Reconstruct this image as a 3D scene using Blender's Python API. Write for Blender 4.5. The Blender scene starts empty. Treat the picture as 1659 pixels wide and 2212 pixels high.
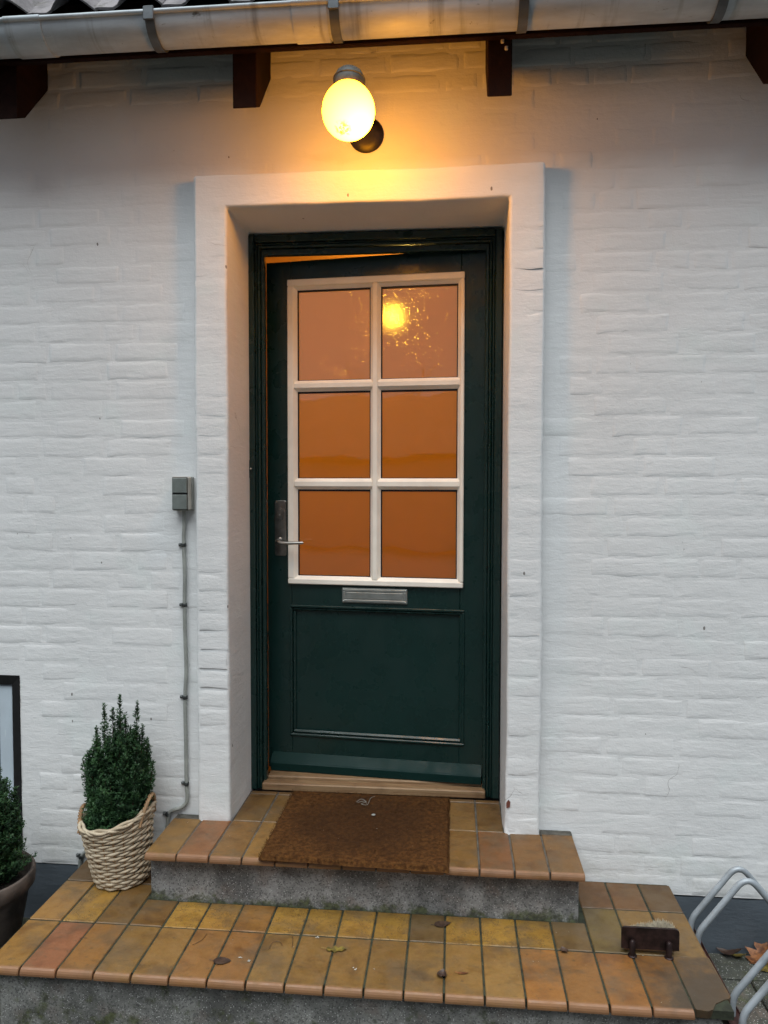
import bpy, math, random
from mathutils import Vector, Matrix, noise
R = math.radians
rnd = random.Random(7)
sc = bpy.context.scene
COL = sc.collection

# ------------------------------------------------------------ camera, sky, sun, exposure
cam_d = bpy.data.cameras.new('camera'); cam = bpy.data.objects.new('camera', cam_d); COL.objects.link(cam)
cam_d.sensor_fit = 'VERTICAL'; cam_d.sensor_height = 36.0; cam_d.lens = 36.0 * 1604.4 / 2212.0
cam_d.clip_start = 0.05; cam_d.clip_end = 2000
_r = Vector((0.9957363, 0.0922326, 0.0015171)); _u = Vector((-0.0051856, 0.0395476, 0.9992042)); _f = Vector((-0.0920992, 0.9949518, -0.0398573))
_m = Matrix((( _r.x, _u.x, -_f.x), (_r.y, _u.y, -_f.y), (_r.z, _u.z, -_f.z))).to_4x4()
cam.matrix_world = Matrix.Translation((0.2907, -2.5158, 1.1747)) @ _m
sc.camera = cam

SUN_EL, SUN_AZ = R(70), R(188)      # azimuth measured clockwise from +Y: behind and to the left of the camera
world = bpy.data.worlds.new('World'); sc.world = world; world.use_nodes = True
wn = world.node_tree; wn.nodes.clear()
_o = wn.nodes.new('ShaderNodeOutputWorld'); _b = wn.nodes.new('ShaderNodeBackground'); _s = wn.nodes.new('ShaderNodeTexSky'); _h = wn.nodes.new('ShaderNodeHueSaturation')
_s.sky_type = 'NISHITA'; _s.sun_disc = False; _s.sun_elevation = SUN_EL; _s.sun_rotation = SUN_AZ
_s.air_density = 0.55; _s.dust_density = 0.3; _s.ozone_density = 1.0
_h.inputs['Saturation'].default_value = 0.36          # thick cloud: nearly grey sky
wn.links.new(_s.outputs[0], _h.inputs['Color']); wn.links.new(_b.outputs[0], _o.inputs[0])
# closed cloud cover: the standard overcast sky, three times as bright overhead as at the horizon
_tc = wn.nodes.new('ShaderNodeTexCoord'); _sx = wn.nodes.new('ShaderNodeSeparateXYZ'); _mr = wn.nodes.new('ShaderNodeMapRange'); _vs = wn.nodes.new('ShaderNodeVectorMath'); _vs.operation = 'SCALE'
_mr.inputs['To Min'].default_value = 1/3; _mr.inputs['To Max'].default_value = 1.0
wn.links.new(_tc.outputs['Generated'], _sx.inputs[0]); wn.links.new(_sx.outputs[2], _mr.inputs['Value']); wn.links.new(_h.outputs[0], _vs.inputs[0]); wn.links.new(_mr.outputs[0], _vs.inputs[3]); wn.links.new(_vs.outputs[0], _b.inputs[0])
_b.inputs[1].default_value = 0.05
sun_d = bpy.data.lights.new('sun', 'SUN'); sun = bpy.data.objects.new('sun', sun_d); COL.objects.link(sun)
sun_d.energy = 1.5; sun_d.angle = R(62); sun_d.color = (0.93, 0.985, 1.0)
_dir = Vector((math.sin(SUN_AZ) * math.cos(SUN_EL), math.cos(SUN_AZ) * math.cos(SUN_EL), math.sin(SUN_EL)))
sun.rotation_euler = _dir.to_track_quat('Z', 'Y').to_euler()
sun.location = (-3, -8, 9)
sc.view_settings.view_transform = 'Standard'; sc.view_settings.look = 'None'; sc.view_settings.gamma = 1
sc.view_settings.exposure = 1.50
sc.render.engine = 'CYCLES'
sc.cycles.use_denoising = True; sc.cycles.use_adaptive_sampling = True; sc.cycles.adaptive_threshold = 0.02; sc.cycles.adaptive_min_samples = 24
sc.cycles.max_bounces = 5; sc.cycles.diffuse_bounces = 3; sc.cycles.glossy_bounces = 3; sc.cycles.transmission_bounces = 4
sc.cycles.sample_clamp_indirect = 6
LAMP_STRENGTH = 17.5
HALL_STRENGTH = 122.0

# ------------------------------------------------------------ helpers: objects
def W(o):
    m = o.matrix_basis.copy()
    return W(o.parent) @ o.matrix_parent_inverse @ m if o.parent else m
def put(o, parent, keep=True):
    if parent is not None:
        w = W(parent); o.parent = parent
        o.matrix_parent_inverse = w.inverted() if keep else Matrix.Identity(4)
    return o
def tag(o, label=None, cat=None, group=None, kind=None):
    if label: o['label'] = label
    if cat: o['category'] = cat
    if group: o['group'] = group
    if kind: o['kind'] = kind
    return o
def empty(name, loc, label, cat, group=None, rz=0):
    o = bpy.data.objects.new(name, None); COL.objects.link(o); o.location = loc; o.rotation_euler.z = rz
    o.empty_display_size = 0.1
    return tag(o, label, cat, group)
def link(name, me, parent=None, loc=None, keep=True):
    o = bpy.data.objects.new(name, me); COL.objects.link(o)
    if loc is not None: o.location = loc
    return put(o, parent, keep)

class MB:
    def __init__(s): s.v = []; s.f = []; s.sm = []
    def add(s, vs, fs, smooth=False):
        b = len(s.v); s.v += [tuple(p) for p in vs]
        for f in fs: s.f.append(tuple(i + b for i in f)); s.sm.append(smooth)
    def quad(s, a, b, c, d): s.add((a, b, c, d), ((0, 1, 2, 3),))
    def box(s, x0, x1, y0, y1, z0, z1, b=0.0):
        if x0 > x1: x0, x1 = x1, x0
        if y0 > y1: y0, y1 = y1, y0
        if z0 > z1: z0, z1 = z1, z0
        if b <= 0:
            s.add(((x0,y0,z0),(x1,y0,z0),(x1,y1,z0),(x0,y1,z0),(x0,y0,z1),(x1,y0,z1),(x1,y1,z1),(x0,y1,z1)),
                  ((3,2,1,0),(4,5,6,7),(0,1,5,4),(1,2,6,5),(2,3,7,6),(3,0,4,7))); return
        b = min(b, .45*(x1-x0), .45*(y1-y0), .45*(z1-z0))
        vs = []; idx = {}
        for i, x in enumerate((x0, x1)):
            for j, y in enumerate((y0, y1)):
                for k, z in enumerate((z0, z1)):
                    xi = x + (b if i == 0 else -b); yi = y + (b if j == 0 else -b); zi = z + (b if k == 0 else -b)
                    idx[i,j,k] = len(vs); vs += [(x, yi, zi), (xi, y, zi), (xi, yi, z)]
        I = lambda i, j, k, a: idx[i,j,k] + a
        fs = [(I(0,0,0,0),I(0,0,1,0),I(0,1,1,0),I(0,1,0,0)), (I(1,0,0,0),I(1,1,0,0),I(1,1,1,0),I(1,0,1,0)),
              (I(0,0,0,1),I(1,0,0,1),I(1,0,1,1),I(0,0,1,1)), (I(0,1,0,1),I(0,1,1,1),I(1,1,1,1),I(1,1,0,1)),
              (I(0,0,0,2),I(0,1,0,2),I(1,1,0,2),I(1,0,0,2)), (I(0,0,1,2),I(1,0,1,2),I(1,1,1,2),I(0,1,1,2))]
        C = Vector(((x0+x1)/2,(y0+y1)/2,(z0+z1)/2))
        def orient(f):
            p = [Vector(vs[q]) for q in f]; n = (p[1]-p[0]).cross(p[2]-p[0]); c = sum(p, Vector())/len(p)
            return f if n.dot(c-C) > 0 else tuple(reversed(f))
        for j in (0,1):
            for k in (0,1): fs.append((I(0,j,k,1),I(1,j,k,1),I(1,j,k,2),I(0,j,k,2)))
        for i in (0,1):
            for k in (0,1): fs.append((I(i,0,k,0),I(i,1,k,0),I(i,1,k,2),I(i,0,k,2)))
            for j in (0,1): fs.append((I(i,j,0,0),I(i,j,1,0),I(i,j,1,1),I(i,j,0,1)))
            for j in (0,1):
                for k in (0,1): fs.append((I(i,j,k,0),I(i,j,k,1),I(i,j,k,2)))
        s.add(vs, [orient(f) for f in fs])
    def tube(s, pts, rad, seg=8, closed=False, cap=True):
        pts = [Vector(p) for p in pts]; n = len(pts)
        rr = rad if isinstance(rad, (list, tuple)) else [rad]*n
        vs = []; up = None
        for i in range(n):
            t = (pts[(i+1) % n] - pts[i-1]) if closed else (pts[min(i+1, n-1)] - pts[max(i-1, 0)])
            if t.length < 1e-9: t = Vector((0,0,1))
            t.normalize()
            if up is None:
                up = Vector((0,0,1)) if abs(t.z) < .9 else Vector((1,0,0))
            a = (up - t*up.dot(t)); a.normalize(); bb = t.cross(a); up = a
            for k in range(seg):
                q = 2*math.pi*k/seg; vs.append(pts[i] + (a*math.cos(q) + bb*math.sin(q))*rr[i])
        fs = []
        for i in range(n if closed else n-1):
            j = (i+1) % n
            for k in range(seg):
                l = (k+1) % seg; fs.append((i*seg+k, i*seg+l, j*seg+l, j*seg+k))
        s.add(vs, fs, True)
        if cap and not closed:
            s.add(vs[:seg], [tuple(reversed(range(seg)))]); s.add(vs[-seg:], [tuple(range(seg))])
    def lathe(s, prof, c=(0,0,0), seg=32, axis=None, a0=0, a1=2*math.pi):
        """prof: (radius, height); axis maps local z"""
        q = Vector((0,0,1)).rotation_difference(Vector(axis)) if axis else None
        vs = []; full = abs(a1-a0-2*math.pi) < 1e-6; m = seg if full else seg+1
        for r, h in prof:
            for k in range(m):
                t = a0 + (a1-a0)*k/seg; p = Vector((r*math.cos(t), r*math.sin(t), h))
                if q: p = q @ p
                vs.append(p + Vector(c))
        fs = []
        for i in range(len(prof)-1):
            for k in range(seg):
                l = (k+1) % m if full else k+1
                fs.append((i*m+k, i*m+l, (i+1)*m+l, (i+1)*m+k))
        s.add(vs, fs, True)
    def build(s, name, mat, parent=None, loc=None, keep=True):
        return link(name, s.mesh(name, mat), parent, loc, keep)
    def mesh(s, name, mat):
        me = bpy.data.meshes.new(name); me.from_pydata(s.v, [], s.f)
        if any(s.sm): me.polygons.foreach_set('use_smooth', s.sm)
        if mat: me.materials.append(mat)
        me.update(); return me

def rotz_about(o, loc, rz): o.location = loc; o.rotation_euler.z = rz
def smooth_path(pts, n=8):
    """Catmull-Rom through pts"""
    P = [Vector(p) for p in pts]; out = []
    for i in range(len(P)-1):
        a = P[max(i-1,0)]; b = P[i]; c = P[i+1]; d = P[min(i+2, len(P)-1)]
        for k in range(n):
            t = k/n
            out.append(.5*((2*b) + (c-a)*t + (2*a-5*b+4*c-d)*t*t + (3*b-a-3*c+d)*t*t*t))
    out.append(P[-1]); return out
def nz(x, y, z): return noise.noise(Vector((x, y, z)))
def fillet(pts, rad, n=6):
    P = [Vector(p) for p in pts]; out = [P[0]]
    for i in range(1, len(P)-1):
        a = (P[i-1]-P[i]); b = (P[i+1]-P[i]); r = min(rad, a.length*.49, b.length*.49)
        p0 = P[i]+a.normalized()*r; p1 = P[i]+b.normalized()*r
        for k in range(n+1):
            t = k/n; out.append(p0*(1-t)**2 + P[i]*2*t*(1-t) + p1*t*t)
    out.append(P[-1]); return out

# ------------------------------------------------------------ helpers: materials
class NT:
    def __init__(s, name):
        s.m = bpy.data.materials.new(name); s.m.use_nodes = True; s.t = s.m.node_tree; s.t.nodes.clear()
        s.out = s.t.nodes.new('ShaderNodeOutputMaterial')
    def n(s, typ, ins=None, **props):
        nd = s.t.nodes.new('ShaderNode'+typ)
        for k, v in props.items(): setattr(nd, k, v)
        for k, v in (ins or {}).items():
            so = nd.inputs[k]
            if isinstance(v, bpy.types.NodeSocket): s.t.links.new(v, so)
            elif isinstance(v, bpy.types.Node): s.t.links.new(v.outputs[0], so)
            else:
                if so.type == 'RGBA' and len(v) == 3: v = (*v, 1)
                so.default_value = v
        return nd
    def surf(s, nd): s.t.links.new(nd.outputs[0], s.out.inputs['Surface']); return s.m
    def pos(s): return s.n('NewGeometry').outputs['Position']
    def obj(s): return s.n('TexCoord').outputs['Object']
    def map(s, vec, scale=(1,1,1), loc=(0,0,0), rot=(0,0,0)):
        return s.n('Mapping', {'Vector': vec, 'Scale': scale, 'Location': loc, 'Rotation': rot}).outputs[0]
    def noise(s, vec, scale, detail=4, rough=.55, dist=0):
        return s.n('TexNoise', {'Vector': vec, 'Scale': scale, 'Detail': detail, 'Roughness': rough, 'Distortion': dist}).outputs[0]
    def ramp(s, fac, p0, p1, a=0., b=1.):
        return s.n('MapRange', {'Value': fac, 'From Min': p0, 'From Max': p1, 'To Min': a, 'To Max': b}, interpolation_type='SMOOTHSTEP').outputs[0]
    def math(s, op, a, b=0.): return s.n('Math', {0: a, 1: b}, operation=op).outputs[0]
    def mix(s, fac, a, b, mode='MIX'):
        nd = s.n('Mix', data_type='RGBA', blend_type=mode)
        for k, v in ((0, fac), (6, a), (7, b)):
            so = nd.inputs[k]
            if isinstance(v, bpy.types.NodeSocket): s.t.links.new(v, so)
            else: so.default_value = (*v, 1) if (k and len(v) == 3) else v
        return nd.outputs[2]
    def bump(s, h, strength=.3, dist=.01, normal=None):
        d = {'Height': h, 'Strength': strength, 'Distance': dist}
        if normal is not None: d['Normal'] = normal
        return s.n('Bump', d).outputs[0]
    def bsdf(s, col, rough=.6, normal=None, metal=0., spec=.5, **kw):
        d = {'Base Color': col, 'Roughness': rough, 'Metallic': metal, 'Specular IOR Level': spec}
        if normal is not None: d['Normal'] = normal
        d.update(kw); return s.n('BsdfPrincipled', d)

def simple(name, col, rough=.6, metal=0., var=.25, scale=30, bump=.15, spec=.5):
    t = NT(name); p = t.pos(); f = t.noise(p, scale, 5)
    c = t.mix(t.ramp(f, .3, .7), tuple(x*(1-var) for x in col), tuple(min(1, x*(1+var)) for x in col))
    return t.surf(t.bsdf(c, rough, t.bump(t.noise(p, scale*6, 3), bump, .002), metal, spec))

def m_plaster(name='white_limewash', base=(.80,.81,.805)):
    t = NT(name); p = t.pos()
    sep = t.n('SeparateXYZ', {0: p})
    lo = t.noise(p, 2.2, 3, .6); mid = t.noise(t.map(p, (4, 4, 16)), 1.0, 3, .6, .4)
    c = t.mix(t.ramp(lo, .35, .7), tuple(x*.93 for x in base), base)
    c = t.mix(t.ramp(t.noise(p, 5.3, 3), .52, .75, 0, .5), c, (base[0]*.93, base[1]*.99, base[2]*.975))
    c = t.mix(t.ramp(mid, .58, .78, 0, .55), c, (.66, .69, .68))
    foot = t.math('MULTIPLY', t.ramp(sep.outputs[2], -.20, .02, 1, 0), t.ramp(t.noise(p, 12, 5, .65), .40, .70))
    c = t.mix(t.math('MULTIPLY', foot, .35), c, (.42, .43, .36))
    # grime specks
    v = t.n('TexVoronoi', {'Vector': t.map(p, (1, 1, .55)), 'Scale': 17.0, 'Randomness': 1.0})
    rs = t.n('SeparateColor', {0: v.outputs['Color']})
    size = t.math('MULTIPLY', t.math('POWER', rs.outputs[0], 2.5), .062)
    wob = t.math('ADD', v.outputs['Distance'], t.math('MULTIPLY', t.math('SUBTRACT', t.noise(p, 130, 2), .5), .05))
    speck = t.math('LESS_THAN', wob, size)
    c = t.mix(t.math('MULTIPLY', speck, .8), c, (.10, .085, .07))
    # fine cracks
    wv = t.n('VectorMath', {0: p, 1: t.n('VectorMath', {0: t.n('TexNoise', {'Vector': p, 'Scale': 9.0, 'Detail': 2.0}).outputs[1], 3: .12}, operation='SCALE').outputs[0]}, operation='ADD').outputs[0]
    e = t.n('TexVoronoi', {'Vector': t.map(wv, (1, 1, 1.4), (.3, .2, .15)), 'Scale': 2.3}, feature='DISTANCE_TO_EDGE')
    crack = t.math('MULTIPLY', t.math('LESS_THAN', e.outputs[0], .0018), t.ramp(t.noise(p, 3.1, 2), .62, .68))
    c = t.mix(t.math('MULTIPLY', crack, .6), c, (.28, .26, .24))
    h1 = t.noise(p, 190, 2, .6); h2 = t.noise(t.map(p, (14, 14, 70)), 1.0, 3, .62, .6); h3 = t.noise(p, 36, 3, .6)
    drag = t.noise(t.map(p, (3.2, 3.2, 15), (.7, 0, .3)), 1.0, 4, .6, 1.2)
    n = t.bump(h1, .28, .0018); n = t.bump(h3, .35, .004, n); n = t.bump(h2, .25, .004, n); n = t.bump(drag, .16, .010, n)
    n = t.bump(t.math('MULTIPLY', crack, -1.0), .6, .002, n)
    return t.surf(t.bsdf(c, .78, n, 0, .3))

def m_tile():
    t = NT('glazed_clay_tile'); oi = t.n('ObjectInfo'); oc = t.obj(); p = t.pos()
    sh = t.n('VectorMath', {0: p, 1: t.n('CombineXYZ', {0: oi.outputs['Random'], 1: t.math('MULTIPLY', oi.outputs['Random'], 7.3)}).outputs[0]}, operation='ADD').outputs[0]
    base = oi.outputs['Color']
    lo = t.noise(sh, 13, 5, .6, .3); hi = t.noise(sh, 75, 5, .65)
    c = t.mix(t.ramp(lo, .32, .72, 0, .75), base, (.20, .095, .022), 'MULTIPLY')
    c = t.mix(t.ramp(lo, .42, .70, .0, .6), base, c)
    c = t.mix(t.ramp(hi, .40, .62, .0, .35), c, t.mix(.5, c, (.62, .42, .20), 'MULTIPLY'))
    # grey-brown worn film, patchy
    c = t.mix(t.ramp(t.noise(p, 6.5, 5, .65), .45, .66, 0, .62), c, (.115, .078, .042))
    c = t.mix(t.ramp(t.noise(t.map(p, (7, 22, 1)), 1.0, 5, .7), .56, .72, 0, .5), c, (.060, .042, .022))
    # pitted tiles
    v = t.n('TexVoronoi', {'Vector': sh, 'Scale': 210.0}); pit = t.ramp(v.outputs['Distance'], .20, .42, 1, 0)
    pit = t.math('MULTIPLY', pit, t.ramp(t.noise(sh, 34, 3), .42, .56))
    pit = t.math('MULTIPLY', pit, t.math('SUBTRACT', 1.0, oi.outputs['Alpha']))
    c = t.mix(t.math('MULTIPLY', pit, .85), c, (.07, .035, .010))
    # dark edge grime
    blotch = t.ramp(t.noise(sh, 42, 4, .7), .60, .74, 0, .75)
    c = t.mix(blotch, c, (.07, .045, .022))
    # grain and scratches
    c = t.mix(t.ramp(t.noise(sh, 330, 3, .7), .50, .66, 0, .45), c, t.mix(.7, c, (.45, .36, .26), 'MULTIPLY'))
    # black weathering on the broken corner by the scraper
    sd = t.n('VectorMath', {0: t.map(p, (1, .8, 0)), 1: (.965, -.445, 0)}, operation='DISTANCE').outputs['Value']
    st = t.ramp(t.math('ADD', sd, t.math('MULTIPLY', t.math('SUBTRACT', t.noise(p, 16, 6, .72), .5), .50)), .03, .18, .85, 0)
    c = t.mix(st, c, (.050, .036, .022))
    # bare reddish clay at the worn nose
    sy = t.n('SeparateXYZ', {0: oc})
    at = t.n('Attribute', attribute_name='nose')
    c = t.mix(t.math('MULTIPLY', at.outputs['Fac'], t.ramp(t.noise(sh, 20, 3), .25, .6, .35, .8)), c, (.25, .125, .062))
    n = t.bump(t.noise(sh, 320, 2), .15, .001); n = t.bump(t.noise(sh, 60, 4), .22, .0025, n)
    n = t.bump(t.math('MULTIPLY', pit, -1.0), .5, .002, n)
    rg = t.ramp(t.noise(sh, 24, 4), .3, .7, .40, .66)
    return t.surf(t.bsdf(c, rg, n, 0, .5))

def m_concrete(name, moss=0.5, zlo=-.17, zhi=-.03, dark=(.16,.16,.155)):
    t = NT(name); p = t.pos(); z = t.n('SeparateXYZ', {0: p}).outputs[2]
    c = t.mix(t.ramp(t.noise(p, 9, 5, .65), .3, .7), tuple(x*.7 for x in dark), tuple(x*2.0 for x in dark))
    c = t.mix(t.ramp(t.noise(p, 14, 4), .50, .75, 0, .55), c, (.19, .145, .12))
    v = t.n('TexVoronoi', {'Vector': p, 'Scale': 260.0}); vs = t.n('SeparateColor', {0: v.outputs['Color']})
    c = t.mix(t.math('MULTIPLY', t.ramp(vs.outputs[0], .74, .9), t.ramp(v.outputs['Distance'], .25, .45, .8, 0)), c, (.60, .60, .58))
    c = t.mix(t.math('MULTIPLY', t.ramp(vs.outputs[1], .70, .9), .6), c, (.045, .045, .045))
    hgt = t.ramp(z, zlo, zhi, 1, 0)
    ms = t.math('MULTIPLY', t.ramp(t.math('ADD', hgt, t.math('MULTIPLY', t.math('SUBTRACT', t.noise(p, 17, 5, .65), .5), 1.7)), .58, .92), moss)
    c = t.mix(ms, c, t.mix(t.ramp(t.noise(p, 60, 3), .35, .65), (.030, .034, .016), (.085, .10, .036)))
    n = t.bump(t.noise(p, 230, 3, .7), .55, .003); n = t.bump(t.noise(p, 22, 4), .3, .006, n)
    return t.surf(t.bsdf(c, .82, n, 0, .35))

def m_paint(name, col, rough=.28, grain=(40, 40, 4), strength=.16, spec=.5):
    t = NT(name); p = t.pos()
    c = t.mix(t.ramp(t.noise(p, 7, 4), .35, .7), col, tuple(x*1.12 for x in col))
    c = t.mix(t.ramp(t.noise(p, 45, 5, .7), .72, .82, 0, .12), c, tuple(min(1, x*3+.02) for x in col))
    # scuffs and dust: sparse, drawn out along the grain
    sc_ = t.ramp(t.noise(t.map(p, tuple(g*1.3 for g in grain)), 2.2, 4, .7, .5), .66, .74, 0, .30)
    c = t.mix(sc_, c, tuple(min(.9, x*1.6+.028) for x in col))
    n = t.bump(t.noise(t.map(p, grain), 4.0, 4, .6), strength, .002); n = t.bump(t.noise(p, 160, 2), .06, .001, n)
    return t.surf(t.bsdf(c, t.ramp(t.noise(p, 11, 4), .3, .7, rough*.8, rough*1.5), n, 0, spec))

def m_zinc(name='weathered_zinc', col=(.52,.57,.60), rough=.58, metal=.15, dirt=1.35):
    t = NT(name); p = t.pos()
    c = t.mix(t.ramp(t.noise(t.map(p, (2, 9, 9)), 1.0, 5, .65), .3, .7), tuple(x*.72 for x in col), tuple(x*1.15 for x in col))
    c = t.mix(t.ramp(t.noise(t.map(p, (1.6, 5, 5)), 4.5, 6, .7, .6), .62, .72, 0, .75*dirt), c, (.10, .092, .065))
    c = t.mix(t.ramp(t.noise(p, 60, 5, .75), .63, .74, 0, .6*dirt), c, (.09, .085, .07))
    c = t.mix(t.ramp(t.noise(t.map(p, (22, 2.0, 2.0)), 1.0, 4, .6), .52, .72, 0, .5*dirt), c, (.20, .20, .18))     # run-down streaks
    n = t.bump(t.noise(p, 35, 4), .12, .003)
    return t.surf(t.bsdf(c, t.ramp(t.noise(p, 16, 4), .3, .7, rough*.8, rough*1.3), n, metal, .5))

def m_rooftile():
    t = NT('weathered_pantile'); p = t.pos()
    c = t.mix(t.ramp(t.noise(p, 10, 5, .65), .3, .7), (.12, .112, .115), (.30, .28, .285))
    c = t.mix(t.ramp(t.noise(p, 19, 5, .7), .54, .68, 0, .7), c, (.10, .096, .08))
    c = t.mix(t.ramp(t.noise(p, 33, 5, .7), .64, .72, 0, .7), c, (.33, .12, .07))
    c = t.mix(t.ramp(t.noise(p, 70, 4, .7), .62, .74, 0, .6), c, (.20, .21, .15))
    return t.surf(t.bsdf(c, .8, t.bump(t.noise(p, 120, 4, .7), .4, .004), 0, .3))

def m_wood(name, a, b, scale=(2, 40, 40), rough=.6, strength=.25, spec=.4):
    t = NT(name); p = t.pos()
    g = t.noise(t.map(p, scale), 1.0, 5, .65, .8)
    c = t.mix(t.ramp(g, .3, .7), a, b); c = t.mix(t.ramp(t.noise(p, 6, 4), .5, .72, 0, .6), c, tuple(x*.5 for x in a))
    return t.surf(t.bsdf(c, rough, t.bump(g, strength, .003), 0, spec))

def m_pane():
    """inner face finely etched, outer face smooth"""
    t = NT('etched_glass'); p = t.pos()
    # etched facets: every grain tips the normal its own way, most of them only a little
    vo = t.n('TexVoronoi', {'Vector': p, 'Scale': 430.0})
    r1 = t.n('VectorMath', {0: t.n('VectorMath', {0: vo.outputs['Color'], 1: (.5,.5,.5)}, operation='SUBTRACT').outputs[0], 3: 2.0}, operation='SCALE').outputs[0]
    r3 = t.n('VectorMath', {0: r1, 3: t.n('VectorMath', {0: r1, 1: r1}, operation='DOT_PRODUCT').outputs['Value']}, operation='SCALE').outputs[0]
    n = t.n('VectorMath', {0: t.n('VectorMath', {0: t.n('NewGeometry').outputs['Normal'], 1: t.n('VectorMath', {0: r3, 3: .34}, operation='SCALE').outputs[0]}, operation='ADD').outputs[0]}, operation='NORMALIZE').outputs[0]
    wave = t.bump(t.noise(p, 4.5, 1), .05, .02)
    tr = t.n('BsdfTranslucent', {'Color': (.86, .53, .13)})
    rf = t.n('BsdfRefraction', {'Color': (1.0, .86, .30), 'Roughness': .13, 'IOR': 1.45, 'Normal': n})
    rc = t.n('BsdfRefraction', {'Color': (1.0, .86, .30), 'Roughness': .28, 'IOR': 1.45})
    rf = t.n('MixShader', {0: .50, 1: rf.outputs[0], 2: rc.outputs[0]})
    mx = t.n('MixShader', {0: .04, 1: tr.outputs[0], 2: rf.outputs[0]})
    gl = t.n('BsdfGlossy', {'Color': (1, 1, 1), 'Roughness': .015, 'Normal': wave})
    fr = t.n('Fresnel', {'IOR': 2.25, 'Normal': wave})
    return t.surf(t.n('MixShader', {0: fr.outputs[0], 1: mx.outputs[0], 2: gl.outputs[0]}))

def m_emit_globe(name, col, strength, dirt=False):
    t = NT(name); oc = t.obj()
    c = col; st = strength
    if dirt:
        z = t.n('SeparateXYZ', {0: oc})
        d = t.n('VectorMath', {0: oc, 1: (-.012, -.040, -.072)}, operation='DISTANCE').outputs['Value']
        spot = t.math('MULTIPLY', t.ramp(d, .012, .034, 1, 0), t.ramp(t.noise(oc, 95, 3, .7), .42, .60))
        bd = t.n('VectorMath', {0: oc, 1: (.012, -.010, -.022)}, operation='DISTANCE').outputs['Value']     # glass nearer the bulb glows brighter
        inv = t.math('DIVIDE', .00138, t.math('POWER', bd, 2.5))
        st = t.math('MULTIPLY', t.math('MULTIPLY', strength, inv), t.math('SUBTRACT', 1.0, t.math('MULTIPLY', spot, .93)))
    return t.surf(t.n('Emission', {'Color': col, 'Strength': st}))

M = {}
M['plaster'] = m_plaster(); M['tile'] = m_tile(); M['riser'] = m_concrete('riser_concrete', .85, -.20, -.075)
M['base_conc'] = m_concrete('mossy_concrete', .9, -.85, .42, (.150,.150,.140))
M['slab'] = m_concrete('mossy_paving', .75, -.80, .1, (.038,.040,.032))
M['grout'] = simple('dark_mossy_grout', (.022,.026,.014), .9, 0, .6, 60, .5)
M['mortar'] = simple('grey_mortar', (.075,.07,.058), .9, 0, .4, 40, .6)
M['plinth'] = m_paint('slate_plinth_paint', (.085,.104,.122), .6, (6, 6, 20), .7)
M['green'] = m_paint('dark_green_gloss', (.0058,.0250,.0225), .27, (46, 46, 5), .34)
M['green_h'] = m_paint('dark_green_gloss_rail', (.0058,.0250,.0225), .26, (5, 46, 46), .20)
M['green_dull'] = m_paint('dull_green_paint', (.0058,.0250,.0225), .38, (5, 46, 46), .25, .10)
M['white_trim'] = m_paint('cream_gloss_paint', (.92,.89,.80), .38, (30, 30, 30), .12)
M['pale_wood'] = m_paint('pale_blue_grey_paint', (.50,.58,.64), .5, (30, 30, 3), .4)
M['steel'] = simple('brushed_steel', (.46,.45,.42), .30, 1.0, .12, 25, .05)
M['steel_dark'] = simple('dull_steel', (.26,.255,.235), .36, 1.0, .2, 30, .08)
M['letter'] = simple('satin_aluminium', (.42,.45,.43), .42, .85, .15, 18, .08)
M['zinc'] = m_zinc(); M['zinc_dark'] = m_zinc('dark_zinc_strap', (.13,.145,.155), .5, .4)
M['galv'] = m_zinc('galvanised_tube', (.36,.40,.43), .5, .35, .35)
M['brown'] = m_wood('brown_stained_timber', (.010,.0035,.0025), (.018,.0065,.004), (40, 6, 40), .8, .3, .12)
M['roof'] = m_rooftile()
M['deck'] = simple('dark_roof_boards', (.03,.022,.017), .9)
M['threshold'] = m_wood('worn_threshold_wood', (.19,.105,.052), (.32,.215,.115), (3, 60, 60), .55, .35)
M['pane'] = m_pane()
M['gasket'] = simple('black_rubber', (.01,.01,.011), .5)
M['switch_body'] = simple('grey_switch_plastic', (.30,.30,.27), .5, 0, .12, 40)
M['switch_key'] = simple('green_grey_plastic', (.15,.175,.165), .45, 0, .15, 30)
M['conduit'] = simple('grey_conduit_plastic', (.30,.315,.29), .5, 0, .15, 18)
M['clip'] = simple('dark_clip', (.10,.11,.11), .5, .3, .2, 40)
M['bronze'] = simple('aged_bronze', (.016,.011,.007), .38, .2, .4, 60, .2)
M['cap'] = simple('grey_green_cap', (.055,.055,.046), .6, 0, .5, 40, .2)
M['globe'] = m_emit_globe('lit_amber_globe', (1.0, .36, .011), LAMP_STRENGTH, True)
M['hall_globe'] = m_emit_globe('lit_hall_globe', (1.0, .64, .12), HALL_STRENGTH)
M['hall'] = simple('warm_hall_paint', (.62,.29,.085), .8, 0, .1, 4, .05)
M['hall_floor'] = m_wood('hall_floorboards', (.16,.085,.04), (.24,.13,.065))
M['coir'] = None; M['rack_rust'] = simple('rust_red_rail', (.060,.022,.018), .5, .3, .5, 40, .3)
M['scraper'] = simple('dark_brown_iron', (.026,.014,.013), .42, .4, .6, 40, .3)
M['bristle'] = simple('cream_bristle', (.50,.44,.33), .8, 0, .3, 90)
M['soil'] = simple('dark_soil', (.020,.014,.010), .95, 0, .5, 60, .6)
M['pot'] = simple('mossy_clay_pot', (.075,.058,.048), .8, 0, .55, 16, .4)
M['plastic_liner'] = simple('dark_liner', (.03,.032,.036), .35)

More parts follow.
